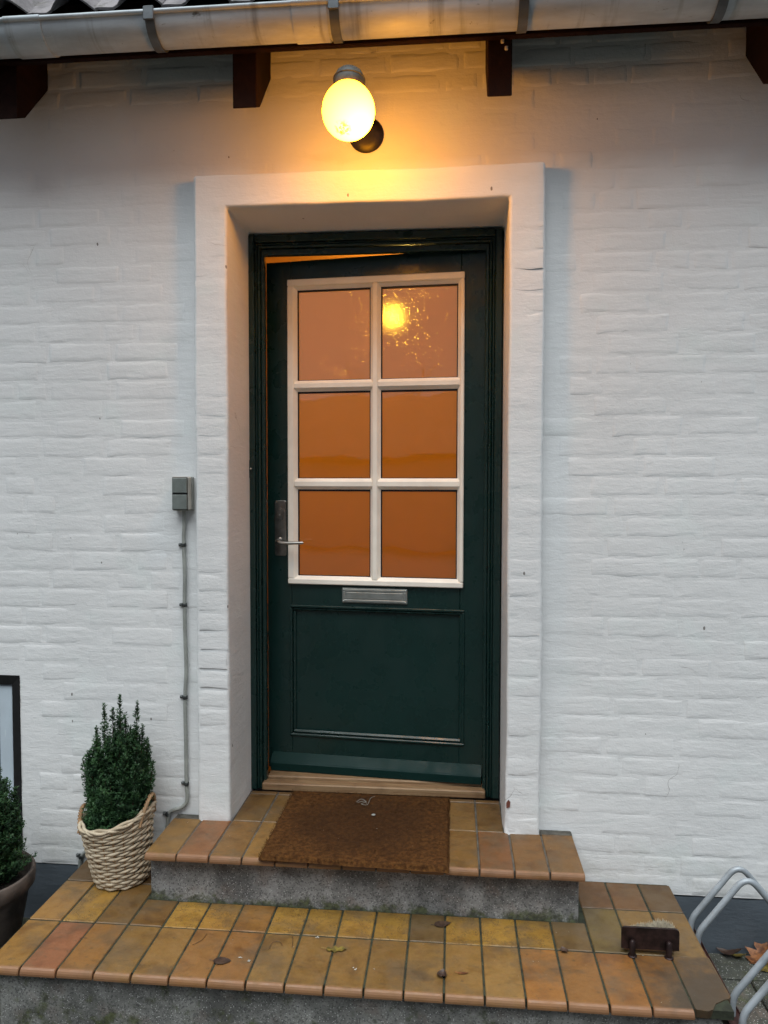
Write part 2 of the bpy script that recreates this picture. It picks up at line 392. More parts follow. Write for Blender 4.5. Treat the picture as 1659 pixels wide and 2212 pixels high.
def m_leaf(name, dark, light, rough=.55):
    t = NT(name); p = t.pos()
    c = t.mix(t.ramp(t.noise(p, 22, 3), .35, .7), dark, light)
    c = t.mix(t.ramp(t.noise(p, 160, 2), .5, .75, 0, .6), c, tuple(x*1.7 for x in light))
    b = t.bsdf(c, rough, None, 0, .3)
    tr = t.n('BsdfTranslucent', {'Color': c})
    return t.surf(t.n('MixShader', {0: .15, 1: b.outputs[0], 2: tr.outputs[0]}))
M['conifer'] = m_leaf('conifer_green', (.018,.048,.021), (.046,.112,.038))
M['twig'] = simple('brown_twig', (.06,.036,.02), .8)
def m_wicker(name, a, b):
    t = NT(name); p = t.pos(); oi = t.n('ObjectInfo')
    ang = t.noise(t.map(p, (14, 14, 60)), 1.0, 4, .6)
    c = t.mix(t.ramp(ang, .3, .7), a, b)
    c = t.mix(t.ramp(t.noise(p, 28, 5, .7), .60, .72, 0, .75), c, (.17, .105, .055))
    c = t.mix(t.math('MULTIPLY', oi.outputs['Random'], .35), c, (.36, .27, .17))
    return t.surf(t.bsdf(c, .6, t.bump(t.noise(t.map(p, (30, 30, 200)), 1.0, 4), .3, .002), 0, .4))
M['wicker'] = m_wicker('pale_wicker', (.38,.31,.215), (.60,.51,.375))
M['wicker_brown'] = m_wicker('brown_wicker', (.22,.115,.05), (.36,.21,.10))
def m_coir(name):
    t = NT(name); p = t.pos()
    c = t.mix(t.ramp(t.noise(p, 90, 3), .3, .7), (.046,.018,.005), (.110,.047,.012))
    # trodden dark middle of the mat: dirt with a shape of its own
    q = t.n('VectorMath', {0: t.map(p, (1/.33, 1/.27, 0), (-.02/.33+.03, .03/.27, 0)), 1: (0,0,0)}, operation='DISTANCE').outputs['Value']
    w = t.ramp(t.math('ADD', q, t.math('MULTIPLY', t.math('SUBTRACT', t.noise(p, 7, 4), .5), .9)), .45, 1.10, .62, 0)
    c = t.mix(w, c, (.032,.014,.0055))
    return t.surf(t.bsdf(c, .9, t.bump(t.noise(p, 260, 3), .8, .004), 0, .15))
M['coir'] = m_coir('brown_coir')
def m_deadleaf(name, a, b):
    t = NT(name); p = t.pos()
    c = t.mix(t.ramp(t.noise(p, 45, 4), .38, .62), a, b)
    return t.surf(t.bsdf(c, .5, t.bump(t.noise(p, 120, 3), .3, .002)))
M['leaf_brown'] = m_deadleaf('dead_leaf_brown', (.035,.018,.012), (.065,.036,.022))
M['leaf_orange'] = m_deadleaf('dead_leaf_orange', (.10,.035,.012), (.26,.10,.03))
M['leaf_yellow'] = m_deadleaf('dead_leaf_yellow', (.22,.16,.03), (.10,.075,.02))
M['leaf_red'] = m_deadleaf('dead_leaf_red', (.05,.012,.010), (.11,.025,.018))
M['crumb'] = simple('white_crumb', (.45,.43,.38), .8)
M['asphalt'] = simple('dark_yard_gravel', (.045,.044,.041), .9, 0, .3, 9, .4)  # ground colour darkened evenly to weaken light bounced up under the eaves
M['brick_red'] = simple('exposed_red_brick', (.17,.055,.035), .85)
M['roof_red'] = simple('neighbour_roof_clay', (.16,.075,.05), .8, 0, .3, 4, .2)
M['neighbour_wall'] = simple('neighbour_limewash', (.62,.62,.60), .85, 0, .08, 3, .1)
M['bark'] = simple('tree_bark', (.06,.048,.036), .9, 0, .4, 30, .4)

# ------------------------------------------------------------ ground
GZ = -.38
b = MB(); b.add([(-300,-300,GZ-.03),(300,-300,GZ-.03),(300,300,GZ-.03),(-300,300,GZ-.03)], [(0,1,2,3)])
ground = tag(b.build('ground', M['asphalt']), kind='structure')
b = MB(); b.box(-4.5, 4.5, -3.6, -.02, GZ-.09, GZ-.022)
pavement = tag(b.build('pavement', M['grout']), kind='structure')
slab_mesh = {}
def slab(x0, x1, y0, y1):
    key = (round(x1-x0, 3), round(y1-y0, 3))
    if key not in slab_mesh:
        bb = MB(); w, d = key; bb.box(-w/2, w/2, -d/2, d/2, -.05, 0, .005); slab_mesh[key] = bb.mesh('paving_slab', M['slab'])
    o = link('paving_slab', slab_mesh[key], pavement, ((x0+x1)/2, (y0+y1)/2, GZ + rnd.uniform(-.002, .002)))
    o.rotation_euler = (rnd.uniform(-.004,.004), rnd.uniform(-.004,.004), 0)
for sx in range(-3, 4):
    x0 = 1.03 + sx*.60 + .10
    slab(x0+.003, x0+.597, -.145, -.022)
for row in range(4):
    for sx in range(-5, 5):
        x0 = 1.03 + sx*.40 + .197 - (row % 2)*.02
        y1 = -.151 - row*.402
        slab(x0+.003, x0+.397, y1-.397, y1-.003)

# ------------------------------------------------------------ the house
house = empty('white_house', (0, 0, GZ), 'white limewashed brick house with a dark green front door and grey pantile eaves', 'house')
SX, SZT, SE = .5852, 2.2065, .046        # surround half width, top, projection
IL, IR, IZ = -.471, .471, 2.098          # opening inside the surround
WINX, WINZ0, WINZ1 = -1.2585, -.198, .478
def wallh(x, z):                         # wall plane undulation (towards the viewer is -Y)
    return .0035*nz(x*1.7, 3.1, z*1.9) + .0007*nz(x*5, 7.7, z*11) + .0005*nz(x*17, 1.2, z*36)
# wall sheet with door and window openings
XS = sorted(set([round(-1.75 + i*.02, 4) for i in range(int(3.6/.02)+1)] + [-.53, .53, WINX, 1.85]))
ZS = sorted(set([round(-.205 + i*.0167, 4) for i in range(int(3.15/.0167)+1)] + [2.15, WINZ1]))
b = MB(); idx = {}
def vid(i, j):
    if (i, j) not in idx:
        x, z = XS[i], ZS[j]; idx[i, j] = len(b.v); b.v.append((x, -wallh(x, z), z))
    return idx[i, j]
for i in range(len(XS)-1):
    for j in range(len(ZS)-1):
        xc, zc = (XS[i]+XS[i+1])/2, (ZS[j]+ZS[j+1])/2
        if -.53 < xc < .53 and zc < 2.15: continue
        if xc < WINX and zc < WINZ1: continue
        b.f.append((vid(i,j), vid(i+1,j), vid(i+1,j+1), vid(i,j+1))); b.sm.append(True)
# thickness of the wall: back face and edges
b.box(-1.75, -.56, .05, .30, .50, 2.95); b.box(.56, 1.85, .05, .30, -.205, 2.95); b.box(-.56, .56, .05, .30, 2.16, 2.95); b.box(-1.24, -.56, .05, .30, -.205, .499)
wall = b.build('wall', M['plaster'], house)

# bricks: shallow pillows under thick limewash
def brick_mesh(w, h, seed, prof=.0036, nx=11, ny=6):
    g = random.Random(seed); bb = MB(); o1, o2 = g.uniform(0, 90), g.uniform(0, 90)
    us = [0, .018, .06, .16, .3, .44, .58, .72, .84, .94, .982, 1][:nx+1]; vs = [0, .09, .24, .5, .76, .91, 1]
    for vv in vs:
        for uu in us:
            x = (uu-.5)*w; z = (vv-.5)*h
            ex = min(uu, 1-uu)*w/.0055; ez = min(vv, 1-vv)*h/.0075
            wob = 1+.55*nz(x*22+o1, o2, z*30)
            t = max(0., min(1., min(ex, ez)*wob)); t = t*t*(3-2*t)
            hgt = t*prof*(1+.35*nz(x*9+o2, o1, z*13)) + .0011*nz(x*35+o1, o2, z*45)*t - .0016
            bb.v.append((x+.004*nz(z*40+o1, 1, o2)*(1 if ex < 1 else 0), -hgt, z + .0045*nz(x*16+o1, 5, o2)*(1 if ez < 1 else .3)))
    n = len(us)
    for j in range(len(vs)-1):
        for i in range(n-1):
            bb.f.append((j*n+i, j*n+i+1, (j+1)*n+i+1, (j+1)*n+i)); bb.sm.append(True)
    return bb.mesh('brick', M['plaster'])
LONG = [brick_mesh(.231, .0625, 100+k) for k in range(16)]
SHORT = [brick_mesh(.112, .0625, 200+k) for k in range(8)]
CH = .0667; ZB = 1.8953 - CH*31.5          # bed joints fall on the photograph's course lines
rest = MB(); nbrick = 0
for k in range(0, 44):
    zc = ZB + CH*(k + .5) + .0
    if zc < -.20: continue
    x = -1.42 + rnd.uniform(-.02, .02) + (.06 if k % 2 else 0); row = k % 3
    while x < 1.40:
        hd = rnd.random() < (.42 if row == 1 else .14)
        w = .120 if hd else .240; xc = x + w/2; x += w
        if xc < -1.345 or xc > 1.37: continue
        if abs(xc) < SX - .03 and zc < SZT + .01: continue
        if SX - .03 <= abs(xc) < SX + w*.35 and zc < SZT: continue
        if xc - w/2 < WINX + .005 and zc < WINZ1 + .03: continue
        fade = rnd.random()
        depth = rnd.uniform(-.0002, .0003) if fade < .84 else (rnd.uniform(-.0006, -.0002) if fade < .93 else rnd.uniform(.0003, .0006))
        if zc > 2.25: depth -= .0008
        y = -wallh(xc, zc) - depth
        if zc > 2.62 or (zc > 2.48 and nbrick > 285):
            me = rnd.choice(SHORT if hd else LONG); base = len(rest.v)
            rest.v += [(v.co.x+xc, v.co.y+y, v.co.z+zc) for v in me.vertices]
            for pl in me.polygons: rest.f.append(tuple(i+base for i in pl.vertices)); rest.sm.append(True)
            continue
        o = link('brick', rnd.choice(SHORT if hd else LONG), wall, (xc, y, zc)); nbrick += 1
        o.rotation_euler = (rnd.uniform(-.008, .005), rnd.uniform(-.005, .005), rnd.uniform(-.003, .003))
        o.scale = (rnd.uniform(.95, 1.0), rnd.choice((.25, .29, .33, .37, .42, .50)), rnd.uniform(.93, 1.05))
if rest.v: tag(rest.build('brick', M['plaster'], wall), kind='stuff')

# door surround: plastered piers and lintel
import bmesh
def surround_mesh():
    bm = bmesh.new()
    prof = [(-SX, -.02), (IL, -.02), (IL, IZ), (IR, IZ), (IR, -.02), (SX, -.02), (SX, SZT), (-SX, SZT)]
    f = [bm.verts.new((x, -SE, z)) for x, z in prof]; r = [bm.verts.new((x, .27, z)) for x, z in prof]
    n = len(prof)
    bm.faces.new((f[0], f[1], f[2], f[7])); bm.faces.new((f[2], f[3], f[6], f[7])); bm.faces.new((f[3], f[4], f[5], f[6]))
    for i in range(n): bm.faces.new((f[i], r[i], r[(i+1) % n], f[(i+1) % n]))
    bmesh.ops.recalc_face_normals(bm, faces=bm.faces)
    ed = [e for e in bm.edges if len(e.link_faces) == 2 and e.calc_face_angle(0) > .5]
    bmesh.ops.bevel(bm, geom=ed, offset=.009, segments=3, profile=.5, affect='EDGES')
    def cut(axis, a, c, st):
        no = [0,0,0]; no[axis] = 1; t = a
        while t < c:
            co = [0,0,0]; co[axis] = t
            bmesh.ops.bisect_plane(bm, geom=bm.verts[:]+bm.edges[:]+bm.faces[:], plane_co=co, plane_no=no, dist=1e-5); t += st
    cut(2, 0.0, SZT-.012, .0222); cut(0, -SX+.012, SX-.012, .034); cut(1, -SE+.03, .26, .045)
    for v in bm.verts:
        x, y, z = v.co
        d = Vector((nz(x*3, y*3+4, z*2.4), nz(x*3+9, y*3, z*2.4), nz(x*3, y*3, z*3+5)))*.0045
        d += Vector((nz(x*14, y*14+4, z*14), nz(x*14+9, y*14, z*14), nz(x*14, y*14, z*14+5)))*.0017
        fr = max(0, 1 - z/.10)
        d += Vector((nz(x*24, y*24+4, z*30), nz(x*24+9, y*24, z*30), 0))*.006*fr
        if y > .2: d *= 0
        # weakly showing brick courses
        ph = ((z - ZB)/CH) % 1.0; amp = .0009*(.4+nz(x*2, 3, z*1.3)+.5) if z < SZT-.11 else 0
        d += Vector((0, amp if (ph < .16 or ph > .88) else 0, 0))
        v.co += d
    me = bpy.data.meshes.new('door_surround'); bm.to_mesh(me); bm.free(); me.materials.append(M['plaster'])
    me.polygons.foreach_set('use_smooth', [True]*len(me.polygons)); return me
surround = link('door_surround', surround_mesh(), house)
PIER = [brick_mesh(.098, .056, 300+k, .0040) for k in range(6)]
for k in range(0, 44):
    zc = ZB + CH*(k+.5)
    if zc < .02 or zc > SZT-.13: continue
    for s, xc in ((-1, (-SX+IL)/2), (1, (SX+IR)/2)):
        o = link('brick', rnd.choice(PIER), surround, (xc + rnd.uniform(-.002, .002), -SE - rnd.uniform(-.0012, .0004), zc))
        o.rotation_euler = (rnd.uniform(-.012, .012), rnd.uniform(-.008, .008), 0); o.scale.y = rnd.choice((.12, .18, .24, .32))
b = MB()   # a chip that lays the red brick bare near the foot of the right pier
b.add([(0,0,0),(.011,-.001,.004),(.013,0,.022),(.006,-.001,.030),(-.001,0,.018)], [(0,1,2,3,4)])
tag(b.build('exposed_brick', M['brick_red'], surround, (.4745, -SE-.0035, .088)), 'chipped patch of bare red brick')

# plinth
b = MB(); 
xs = [-1.75 + i*.03 for i in range(121)]; zs = [-.50 + j*.03 for j in range(11)]
for z in zs:
    for x in xs:
        zz = min(z, -.206 + .002*nz(x*9, 2, 3)); b.v.append((x, -.004 - .004*nz(x*6, 3, z*9) - .0025*nz(x*21, 8, z*30), zz))
for j in range(10):
    for i in range(120): b.f.append((j*121+i, j*121+i+1, (j+1)*121+i+1, (j+1)*121+i)); b.sm.append(True)
b.box(-1.75, 1.85, .02, .30, -.50, -.2055)
b.build('plinth', M['plinth'], house)

# ---- door frame
FY = .223
frame = MB()
FL, FR, FT = -.4763, .466, 2.091
def jamb(b, xo, s, zt):
    # stepped moulding: outer band, two beads, stop
    b.box(xo, xo+s*.026, FY, .33, 0, zt, .003); b.box(xo+s*.0265, xo+s*.036, FY+.010, .32, 0, zt-.0265, .003)
    b.box(xo+s*.0365, xo+s*.046, FY+.004, .31, 0, zt-.0365, .004); b.box(xo+s*.0465, xo+s*.060, FY+.020, .272, 0.0, zt-.0465, .003)
jamb(frame, FL, 1, FT); jamb(frame, FR, -1, FT)
for a, c, y0, y1 in ((0, .026, FY+.0005, .33), (.0265, .036, FY+.0105, .32), (.0365, .046, FY+.0045, .31), (.0465, .069, FY+.0205, .270)):
    frame.box(FL+a+.0005+(.026 if a == 0 else 0), FR-a-.0005-(.026 if a == 0 else 0), y0, y1, FT-c, FT-a, .003)
frame.box(FL+.0005, FL+.026, FY+.0008, .33, FT-.0005, FT+.004)
frame.box(FL-.03, FL+.001, .262, .33, 0, FT+.05); frame.box(FR-.001, FR+.03, .262, .33, 0, FT+.05); frame.box(FL, FR, .262, .33, FT-.001, FT+.05)
dframe = frame.build('door_frame', M['green'], house)
b = MB(); b.box(-.474, -.452, FY-.004, FY+.001, 1.190, 1.258, .002)
b.lathe([(0.0,.009),(.0055,.009),(.0055,.0)], (-.462, FY-.004, 1.224), 12, (0,-1,0))
b.build('door_striker', M['green'], dframe)
b = MB(); b.lathe([(0,.004),(.0035,.0035),(.004,0)], (-.463, FY-.0125, 1.2245), 10, (0,-1,0)); b.build('bell_button', M['steel'], dframe)

# ---- threshold
b = MB(); b.box(-.428, .416, .216, .262, .001, .030, .004); b.box(-.419, .407, .262, .37, .001, .041, .004)
b.build('threshold', M['threshold'], house)

# ---- door leaf (hinged right, ajar inwards); local -X runs along the leaf, +Y goes into the hall
TH = R(4.742)
LZ0, LZ1, LU0, LU1 = .044, 2.0265, -.014, .8475
GU0, GU1, GZ0, GZ1 = .0798, .7607, .7787, 1.9519
PU0, PU1, PZ0, PZ1 = .0770, .7527, .180, .691
b = MB()
def leafbox(b, u0, u1, z0, z1, y0, y1, bev=.002): b.box(-u1, -u0, y0, y1, z0, z1, bev)
leafbox(b, LU0, GU0+.012, LZ0, LZ1, 0, .045); leafbox(b, GU1-.012, LU1, LZ0, LZ1, 0, .045)
leafbox(b, GU0+.0122, GU1-.0122, GZ1-.012, LZ1, .0006, .0445); leafbox(b, GU0+.0122, GU1-.0122, PZ1-.008, GZ0+.012, .0006, .0445)
leafbox(b, GU0+.0122, GU1-.0122, LZ0, PZ0+.008, .0006, .0445)
leafbox(b, PU0, PU1, PZ0-.02, PZ1+.02, .012, .036, .001)
b.v = [(x, y, z + (.0150*(1+x/.85) - .0040 if z > 1.99 else 0)) for x, y, z in b.v]      # the leaf has dropped a little on the lock side
door = b.build('door', M['green'], house, keep=True)
door.location = (.41096, .27291, 0); door.rotation_euler.z = -TH
def dpart(bb, name, mat): return bb.build(name, M[mat], door, keep=False)
# panel moulding frame
b = MB()
def ring(b, u0, u1, z0, z1, w, y0, y1, bev):
    leafbox(b, u0, u1, z1-w, z1, y0, y1, bev); leafbox(b, u0, u1, z0, z0+w, y0, y1, bev)
    leafbox(b, u0, u0+w, z0+w+.0004, z1-w-.0004, y0+.0003, y1, bev); leafbox(b, u1-w, u1, z0+w+.0004, z1-w-.0004, y0+.0003, y1, bev)
ring(b, PU0-.004, PU1+.004, PZ0-.004, PZ1+.004, .010, -.006, .012, .0025); ring(b, PU0+.0063, PU1-.0063, PZ0+.0063, PZ1-.0063, .012, -.001, .012, .005)
leafbox(b, PU0+.007, PU1-.007, PZ0+.0068, PZ0+.021, -.004, .011, .006)
dpart(b, 'panel_moulding', 'green_h')
# glazing: cream frame, muntins, gaskets, six panes
cols = ((.1045, .3965), (.4360, .7250)); rows = ((.810, 1.147), (1.190, 1.525), (1.567, 1.914))
def strip(b, u0, u1, z0, z1, horiz, y0=-.013):
    leafbox(b, u0, u1, z0, z1, y0, .020, .003)
b = MB()
leafbox(b, GU0, GU1, rows[2][1]+.012, GZ1, -.014, .022, .003); leafbox(b, GU0, GU1, GZ0, rows[0][0]-.010, -.0142, .022, .003)
leafbox(b, GU0, cols[0][0]-.010, rows[0][0]-.0098, rows[2][1]+.0118, -.0135, .022, .003); leafbox(b, cols[1][1]+.010, GU1, rows[0][0]-.0098, rows[2][1]+.0118, -.0135, .022, .003)
for u0, u1 in cols:      # inner sloping bead round every pane
    for z0, z1 in rows:
        o = .0105; d = .004
        P = [(-u1-o, -.0105, z0-o), (-u0+o, -.0105, z0-o), (-u0+o, -.0105, z1+o), (-u1-o, -.0105, z1+o)]
        Q = [(-u1, d, z0), (-u0, d, z0), (-u0, d, z1), (-u1, d, z1)]
        S = [(x, .019, z) for x, y, z in Q]
        b.add(P+Q, [(0,1,5,4),(1,2,6,5),(2,3,7,6),(3,0,4,7)]); b.add(Q+S, [(0,1,5,4),(1,2,6,5),(2,3,7,6),(3,0,4,7)])
dpart(b, 'glazing_frame', 'white_trim')
b = MB(); uc0, uc1 = cols[0][1], cols[1][0]
leafbox(b, uc0+.0101, uc1-.0101, rows[0][0]-.0098, rows[2][1]+.0118, -.0132, .021, .003)
dpart(b, 'muntin', 'white_trim')
for (a0, a1), (c0, c1) in ((rows[0], rows[1]), (rows[1], rows[2])):
    b = MB(); leafbox(b, cols[0][0]-.0102, uc0+.0099, a1+.0101, c0-.0101, -.0128, .021, .003); leafbox(b, uc1-.0099, cols[1][1]+.0102, a1+.0101, c0-.0101, -.0128, .021, .003)
    dpart(b, 'muntin', 'white_trim')
for z0, z1 in rows:
    for u0, u1 in cols:
        b = MB(); g = .0045; y = .0125
        for q in ((u0, u0+g, z0, z1), (u1-g, u1, z0, z1), (u0+g, u1-g, z0, z0+g*.6), (u0+g, u1-g, z1-g*1.5, z1)): leafbox(b, *q, y-.003, y+.004, 0)
        dpart(b, 'gasket', 'gasket')
        b = MB(); n = 6
        for j in range(n+1):
            for i in range(n+1): b.v.append((-u1 + (u1-u0)*i/n, y+.0015, z0 + (z1-z0)*j/n))
        for j in range(n):
            for i in range(n): b.f.append((j*(n+1)+i, j*(n+1)+i+1, (j+1)*(n+1)+i+1, (j+1)*(n+1)+i)); b.sm.append(True)
        dpart(b, 'pane', 'pane')
# letter slot
b = MB(); lu0, lu1, lz0, lz1 = .2916, .5460, .7100, .7680
leafbox(b, lu0, lu1, lz0, lz1, -.006, .001, .002)
ring(b, lu0+.004, lu1-.004, lz0+.004, lz1-.004, .009, -.0085, -.0055, .0012)
leafbox(b, lu0+.0165, lu1-.0165, lz0+.0165, lz1-.0165, -.0082, -.0058, .0018)
for u in (lu0+.0065, lu1-.0065):
    for z in (lz0+.0065, lz1-.0065): b.lathe([(0,.0012),(.0028,.001),(.0030,0)], (-u, -.0085, z), 10, (0,-1,0))
dpart(b, 'letter_slot', 'letter')
# lock plate and lever
def rrect(b, u0, u1, z0, z1, r, y0, y1):
    pts = []
    for cx, cz, a in ((-u0-r, z1-r, 0), (-u1+r, z1-r, 90), (-u1+r, z0+r, 180), (-u0-r, z0+r, 270)):
        for k in range(6): t = R(a + 18*k); pts.append((cx + r*math.cos(t), cz + r*math.sin(t)))
    n = len(pts); e = .0009
    c = (-(u0+u1)/2, (z0+z1)/2)
    V = [(x, y1, z) for x, z in pts] + [(x, y0+e, z) for x, z in pts] + [(c[0]+(x-c[0])*(1-e/.02), y0, c[1]+(z-c[1])*(1-e/.05)) for x, z in pts]
    F = [(i, (i+1) % n, n+(i+1) % n, n+i) for i in range(n)] + [(n+i, n+(i+1) % n, 2*n+(i+1) % n, 2*n+i) for i in range(n)] + [tuple(range(2*n, 3*n))]
    b.add(V, F)
b = MB(); rrect(b, .7693, .8168, .887, 1.1035, .008, -.0035, .001)
for u in (.7755, .8105):
    for z in (.8945, 1.096): b.lathe([(0,.0006),(.0022,.0006),(.0026,.0012),(.0040,.0010),(.0042,0)], (-u, -.0035, z), 12, (0,-1,0))
dpart(b, 'lock_plate', 'steel_dark')
b = MB(); rrect(b, .7815, .8095, 1.028, 1.075, .0135, -.010, -.0030); rrect(b, .7865, .8045, 1.034, 1.0695, .0085, -.013, -.0095)
b.lathe([(.0052,0),(.0052,.0015),(.0042,.002),(0,.002)], (-.7955, -.013, 1.044), 14, (0,-1,0)); b.box(-.7963, -.7947, -.0154, -.0149, 1.041, 1.0485)
dpart(b, 'lock_cylinder', 'steel_dark')
b = MB(); b.lathe([(.0125,0),(.0125,.008),(.0105,.011),(.009,.011)], (-.795, -.0035, .948), 20, (0,-1,0))
path = smooth_path([(-.795,-.012,.948),(-.795,-.034,.947),(-.790,-.047,.9445),(-.775,-.052,.942),(-.74,-.053,.941),(-.700,-.051,.9425),(-.688,-.050,.943)], 6)
b.tube(path, [.0090 if i < 10 else max(.0045, .0088-.00015*(i-10)) for i in range(len(path))], 12)
dpart(b, 'door_handle', 'steel')
# weatherboard at the foot of the leaf
b = MB(); u0, u1 = .007, .8285
V = []
for x in (-u1, -u0): V += [(x, .0, .044), (x, -.030, .044), (x, -.032, .073), (x, -.028, .079), (x, 0.0, .108)]
b.add(V, [(0,1,6,5),(1,2,7,6),(2,3,8,7),(3,4,9,8),(4,3,2,1,0),(5,6,7,8,9)])
for u in (.10, .31, .53, .75): b.lathe([(0,.0006),(.003,.0005),(.0032,-.001)], (-u, -.0310, .058), 8, (0,-1,0))
dpart(b, 'weatherboard', 'green_dull')

# ---- hall behind the door
b = MB()
b.box(-1.25, -1.2, .31, 3.2, 0, 2.5); b.box(1.2, 1.25, .31, 3.2, 0, 2.5); b.box(-1.2, 1.2, 3.15, 3.2, 0, 2.5)
b.box(-1.2, -.50, .305, .34, 0, 2.5); b.box(.50, 1.2, .305, .34, 0, 2.5); b.box(-.50, .50, .305, .34, 2.13, 2.5); b.box(-1.25, 1.25, .30, 3.2, 2.5, 2.55)
b.build('hall', M['hall'], house)
b = MB(); b.box(-1.2, 1.2, .37, 3.15, -.03, .012); b.build('hall_floor', M['hall_floor'], house)
b = MB(); b.box(-.50, -.44, .345, .36, 0, 2.16, .003); b.box(-.62, .60, .345, .36, 2.125, 2.20, .003); b.build('inner_architrave', M['white_trim'], house)
HL = Vector((.0165, 1.83, 2.032))
hl = empty('hall_lamp', HL, 'glowing round hall lamp seen blurred through the frosted door glass', 'lamp')
b = MB(); b.lathe([(0.0001,-.042)] + [(.042*math.sin(R(a)), -.042*math.cos(R(a))) for a in range(15, 180, 15)] + [(.0001,.042)], HL, 20); b.build('globe', M['hall_globe'], hl)
b = MB(); b.tube([HL+Vector((0,0,.04)), (HL.x, HL.y, 2.5)], .004, 6); b.lathe([(.022,.04),(.022,.07),(.012,.08)], HL, 16); b.build('cord', M['bronze'], hl)

# ---- cellar window at the left
b = MB(); V = []
wx = WINX
b.box(-1.75, wx-.001, .055, .075, WINZ0-.01, WINZ1+.01)
zz = [WINZ0-.01 + i*.02 for i in range(35)]
vv = [];
for z in zz:
    w = .004*nz(3, 2, z*14)+.002*nz(7, 2, z*40); vv += [(wx+w, -.003-wallh(wx, z), z), (wx-.032+w*.3, .004, z), (wx-.034, .058, z)]
b.add(vv, [(3*i+k, 3*i+k+1, 3*i+k+4, 3*i+k+3) for i in range(34) for k in range(2)])
xx = [-1.75 + i*.02 for i in range(26)]; vv = []
for x in xx:
    w = .003*nz(x*14, 2, 9); x = min(x, wx); vv += [(x, -.003, WINZ1+w), (x, .004, WINZ1-.036), (x, .058, WINZ1-.037)]
b.add(vv, [(3*i+k, 3*i+k+1, 3*i+k+4, 3*i+k+3) for i in range(25) for k in range(2)])
b.box(-1.75, wx, .0, .06, WINZ0-.03, WINZ0)
window = tag(b.build('window', M['gasket'], house), 'low cellar window with black painted reveal and pale blue-grey frame')
b = MB(); b.box(wx-.034-.055, wx-.0345, .012, .052, WINZ0+.10, WINZ1-.038, .004); b.box(-1.75, wx-.090, .014, .05, WINZ1-.095, WINZ1-.0385, .004); b.box(-1.75, wx-.090, .014, .05, WINZ0+.10, WINZ0+.16, .004)
b.build('frame', M['pale_wood'], window)
b = MB(); b.box(-1.75, wx-.0895, .030, .036, WINZ0+.1605, WINZ1-.0955); b.build('pane', simple('dim_window_glass', (.10,.13,.15), .08, 0, .1, 3, 0), window)
b = MB(); b.box(-1.75, wx-.034, .004, .06, WINZ0+.001, WINZ0+.099, .004); b.build('sill', M['gasket'], window)

# ---- eaves: rafters, fascia, gutter, roof
def rafter(x0, x1, chamfer=False):
    pr = [(-.188, 2.70), (-.188, 2.347), (-.14, 2.372), (0.03, 2.565), (.35, 2.885), (.35, 3.20)]
    b = MB(); n = len(pr)
    V = [(x0, y, z) for y, z in pr] + [(x1, y, z) for y, z in pr]
    F = [(i, (i+1) % n, n+(i+1) % n, n+i) for i in range(n)] + [tuple(range(n-1, -1, -1)), tuple(range(n, 2*n))]
    b.add(V, F); return b
for i, (x0, x1) in enumerate(((-1.192, -1.116), (-.404, -.328), (.390, .463), (1.211, 1.287))):
    o = rafter(x0, x1).build('rafter', M['brown'], house)
    md = o.modifiers.new('bevel', 'BEVEL'); md.width = .003; md.segments = 2
b = MB()   # two small white cable clips left on the third rafter
for cx, cz, r in ((.433, 2.508, .3), (.445, 2.487, -.4)):
    b.box(cx-.005, cx+.005, -.196, -.188, cz-.006, cz+.006, .002)
tag(b.build('cable_clips', M['crumb'], house), 'two small white cable clips on the rafter end')
b = MB(); b.box(-2.1, 2.1, -.212, -.1885, 2.512, 2.68, .003); b.box(-2.1, 2.1, -.2155, -.2125, 2.512, 2.522, .001)
b.tube([(-2.1 + i*.1, -.216, 2.5105+.0015*nz(i*.9, 3, 1)) for i in range(43)], .0035, 6)
b.build('fascia_board', M['brown'], house)
GYC, GZC, GR = -.265, 2.567, .065
def half(b, x0, x1, r, t=.0015, step=.2, up=.0):
    n = max(1, int((x1-x0)/step)); seg = 16
    for rad, flip in ((r, 0), (r-t, 1)):
        V = []
        for i in range(n+1):
            x = x0 + (x1-x0)*i/n; sag = .0015*nz(x*1.3, 0, 3)
            for k in range(seg+1):
                a = math.pi + math.pi*k/seg; V.append((x, GYC + rad*math.cos(a), GZC + rad*math.sin(a) + sag))
        F = [(i*(seg+1)+k, i*(seg+1)+k+1, (i+1)*(seg+1)+k+1, (i+1)*(seg+1)+k) for i in range(n) for k in range(seg)]
        if flip: F = [tuple(reversed(f)) for f in F]
        b.add(V, F, True)
    for x in (x0, x1):
        V = []
        for k in range(seg+1):
            a = math.pi + math.pi*k/seg; V += [(x, GYC + r*math.cos(a), GZC + r*math.sin(a)), (x, GYC + (r-t)*math.cos(a), GZC + (r-t)*math.sin(a))]
        b.add(V, [(2*k, 2*k+1, 2*k+3, 2*k+2) for k in range(seg)])
b = MB(); half(b, -2.1, 2.1, GR)
b.tube([(-2.1, GYC-GR-.004, GZC), (2.1, GYC-GR-.004, GZC)], .0065, 10); b.box(-2.1, 2.1, GYC+GR-.002, GYC+GR, GZC, GZC+.02)
gutter = tag(b.build('gutter', M['zinc'], house), 'long half-round grey zinc gutter with dirt stains')
for x0, x1 in ((-1.066, -.952), (-.185, -.082)):
    b = MB(); half(b, x0, x1, GR+.0035, .003); b.tube([(x0, GYC-GR-.0045, GZC), (x1, GYC-GR-.0045, GZC)], .0085, 10)
    b.build('gutter_joint', M['zinc'], gutter)
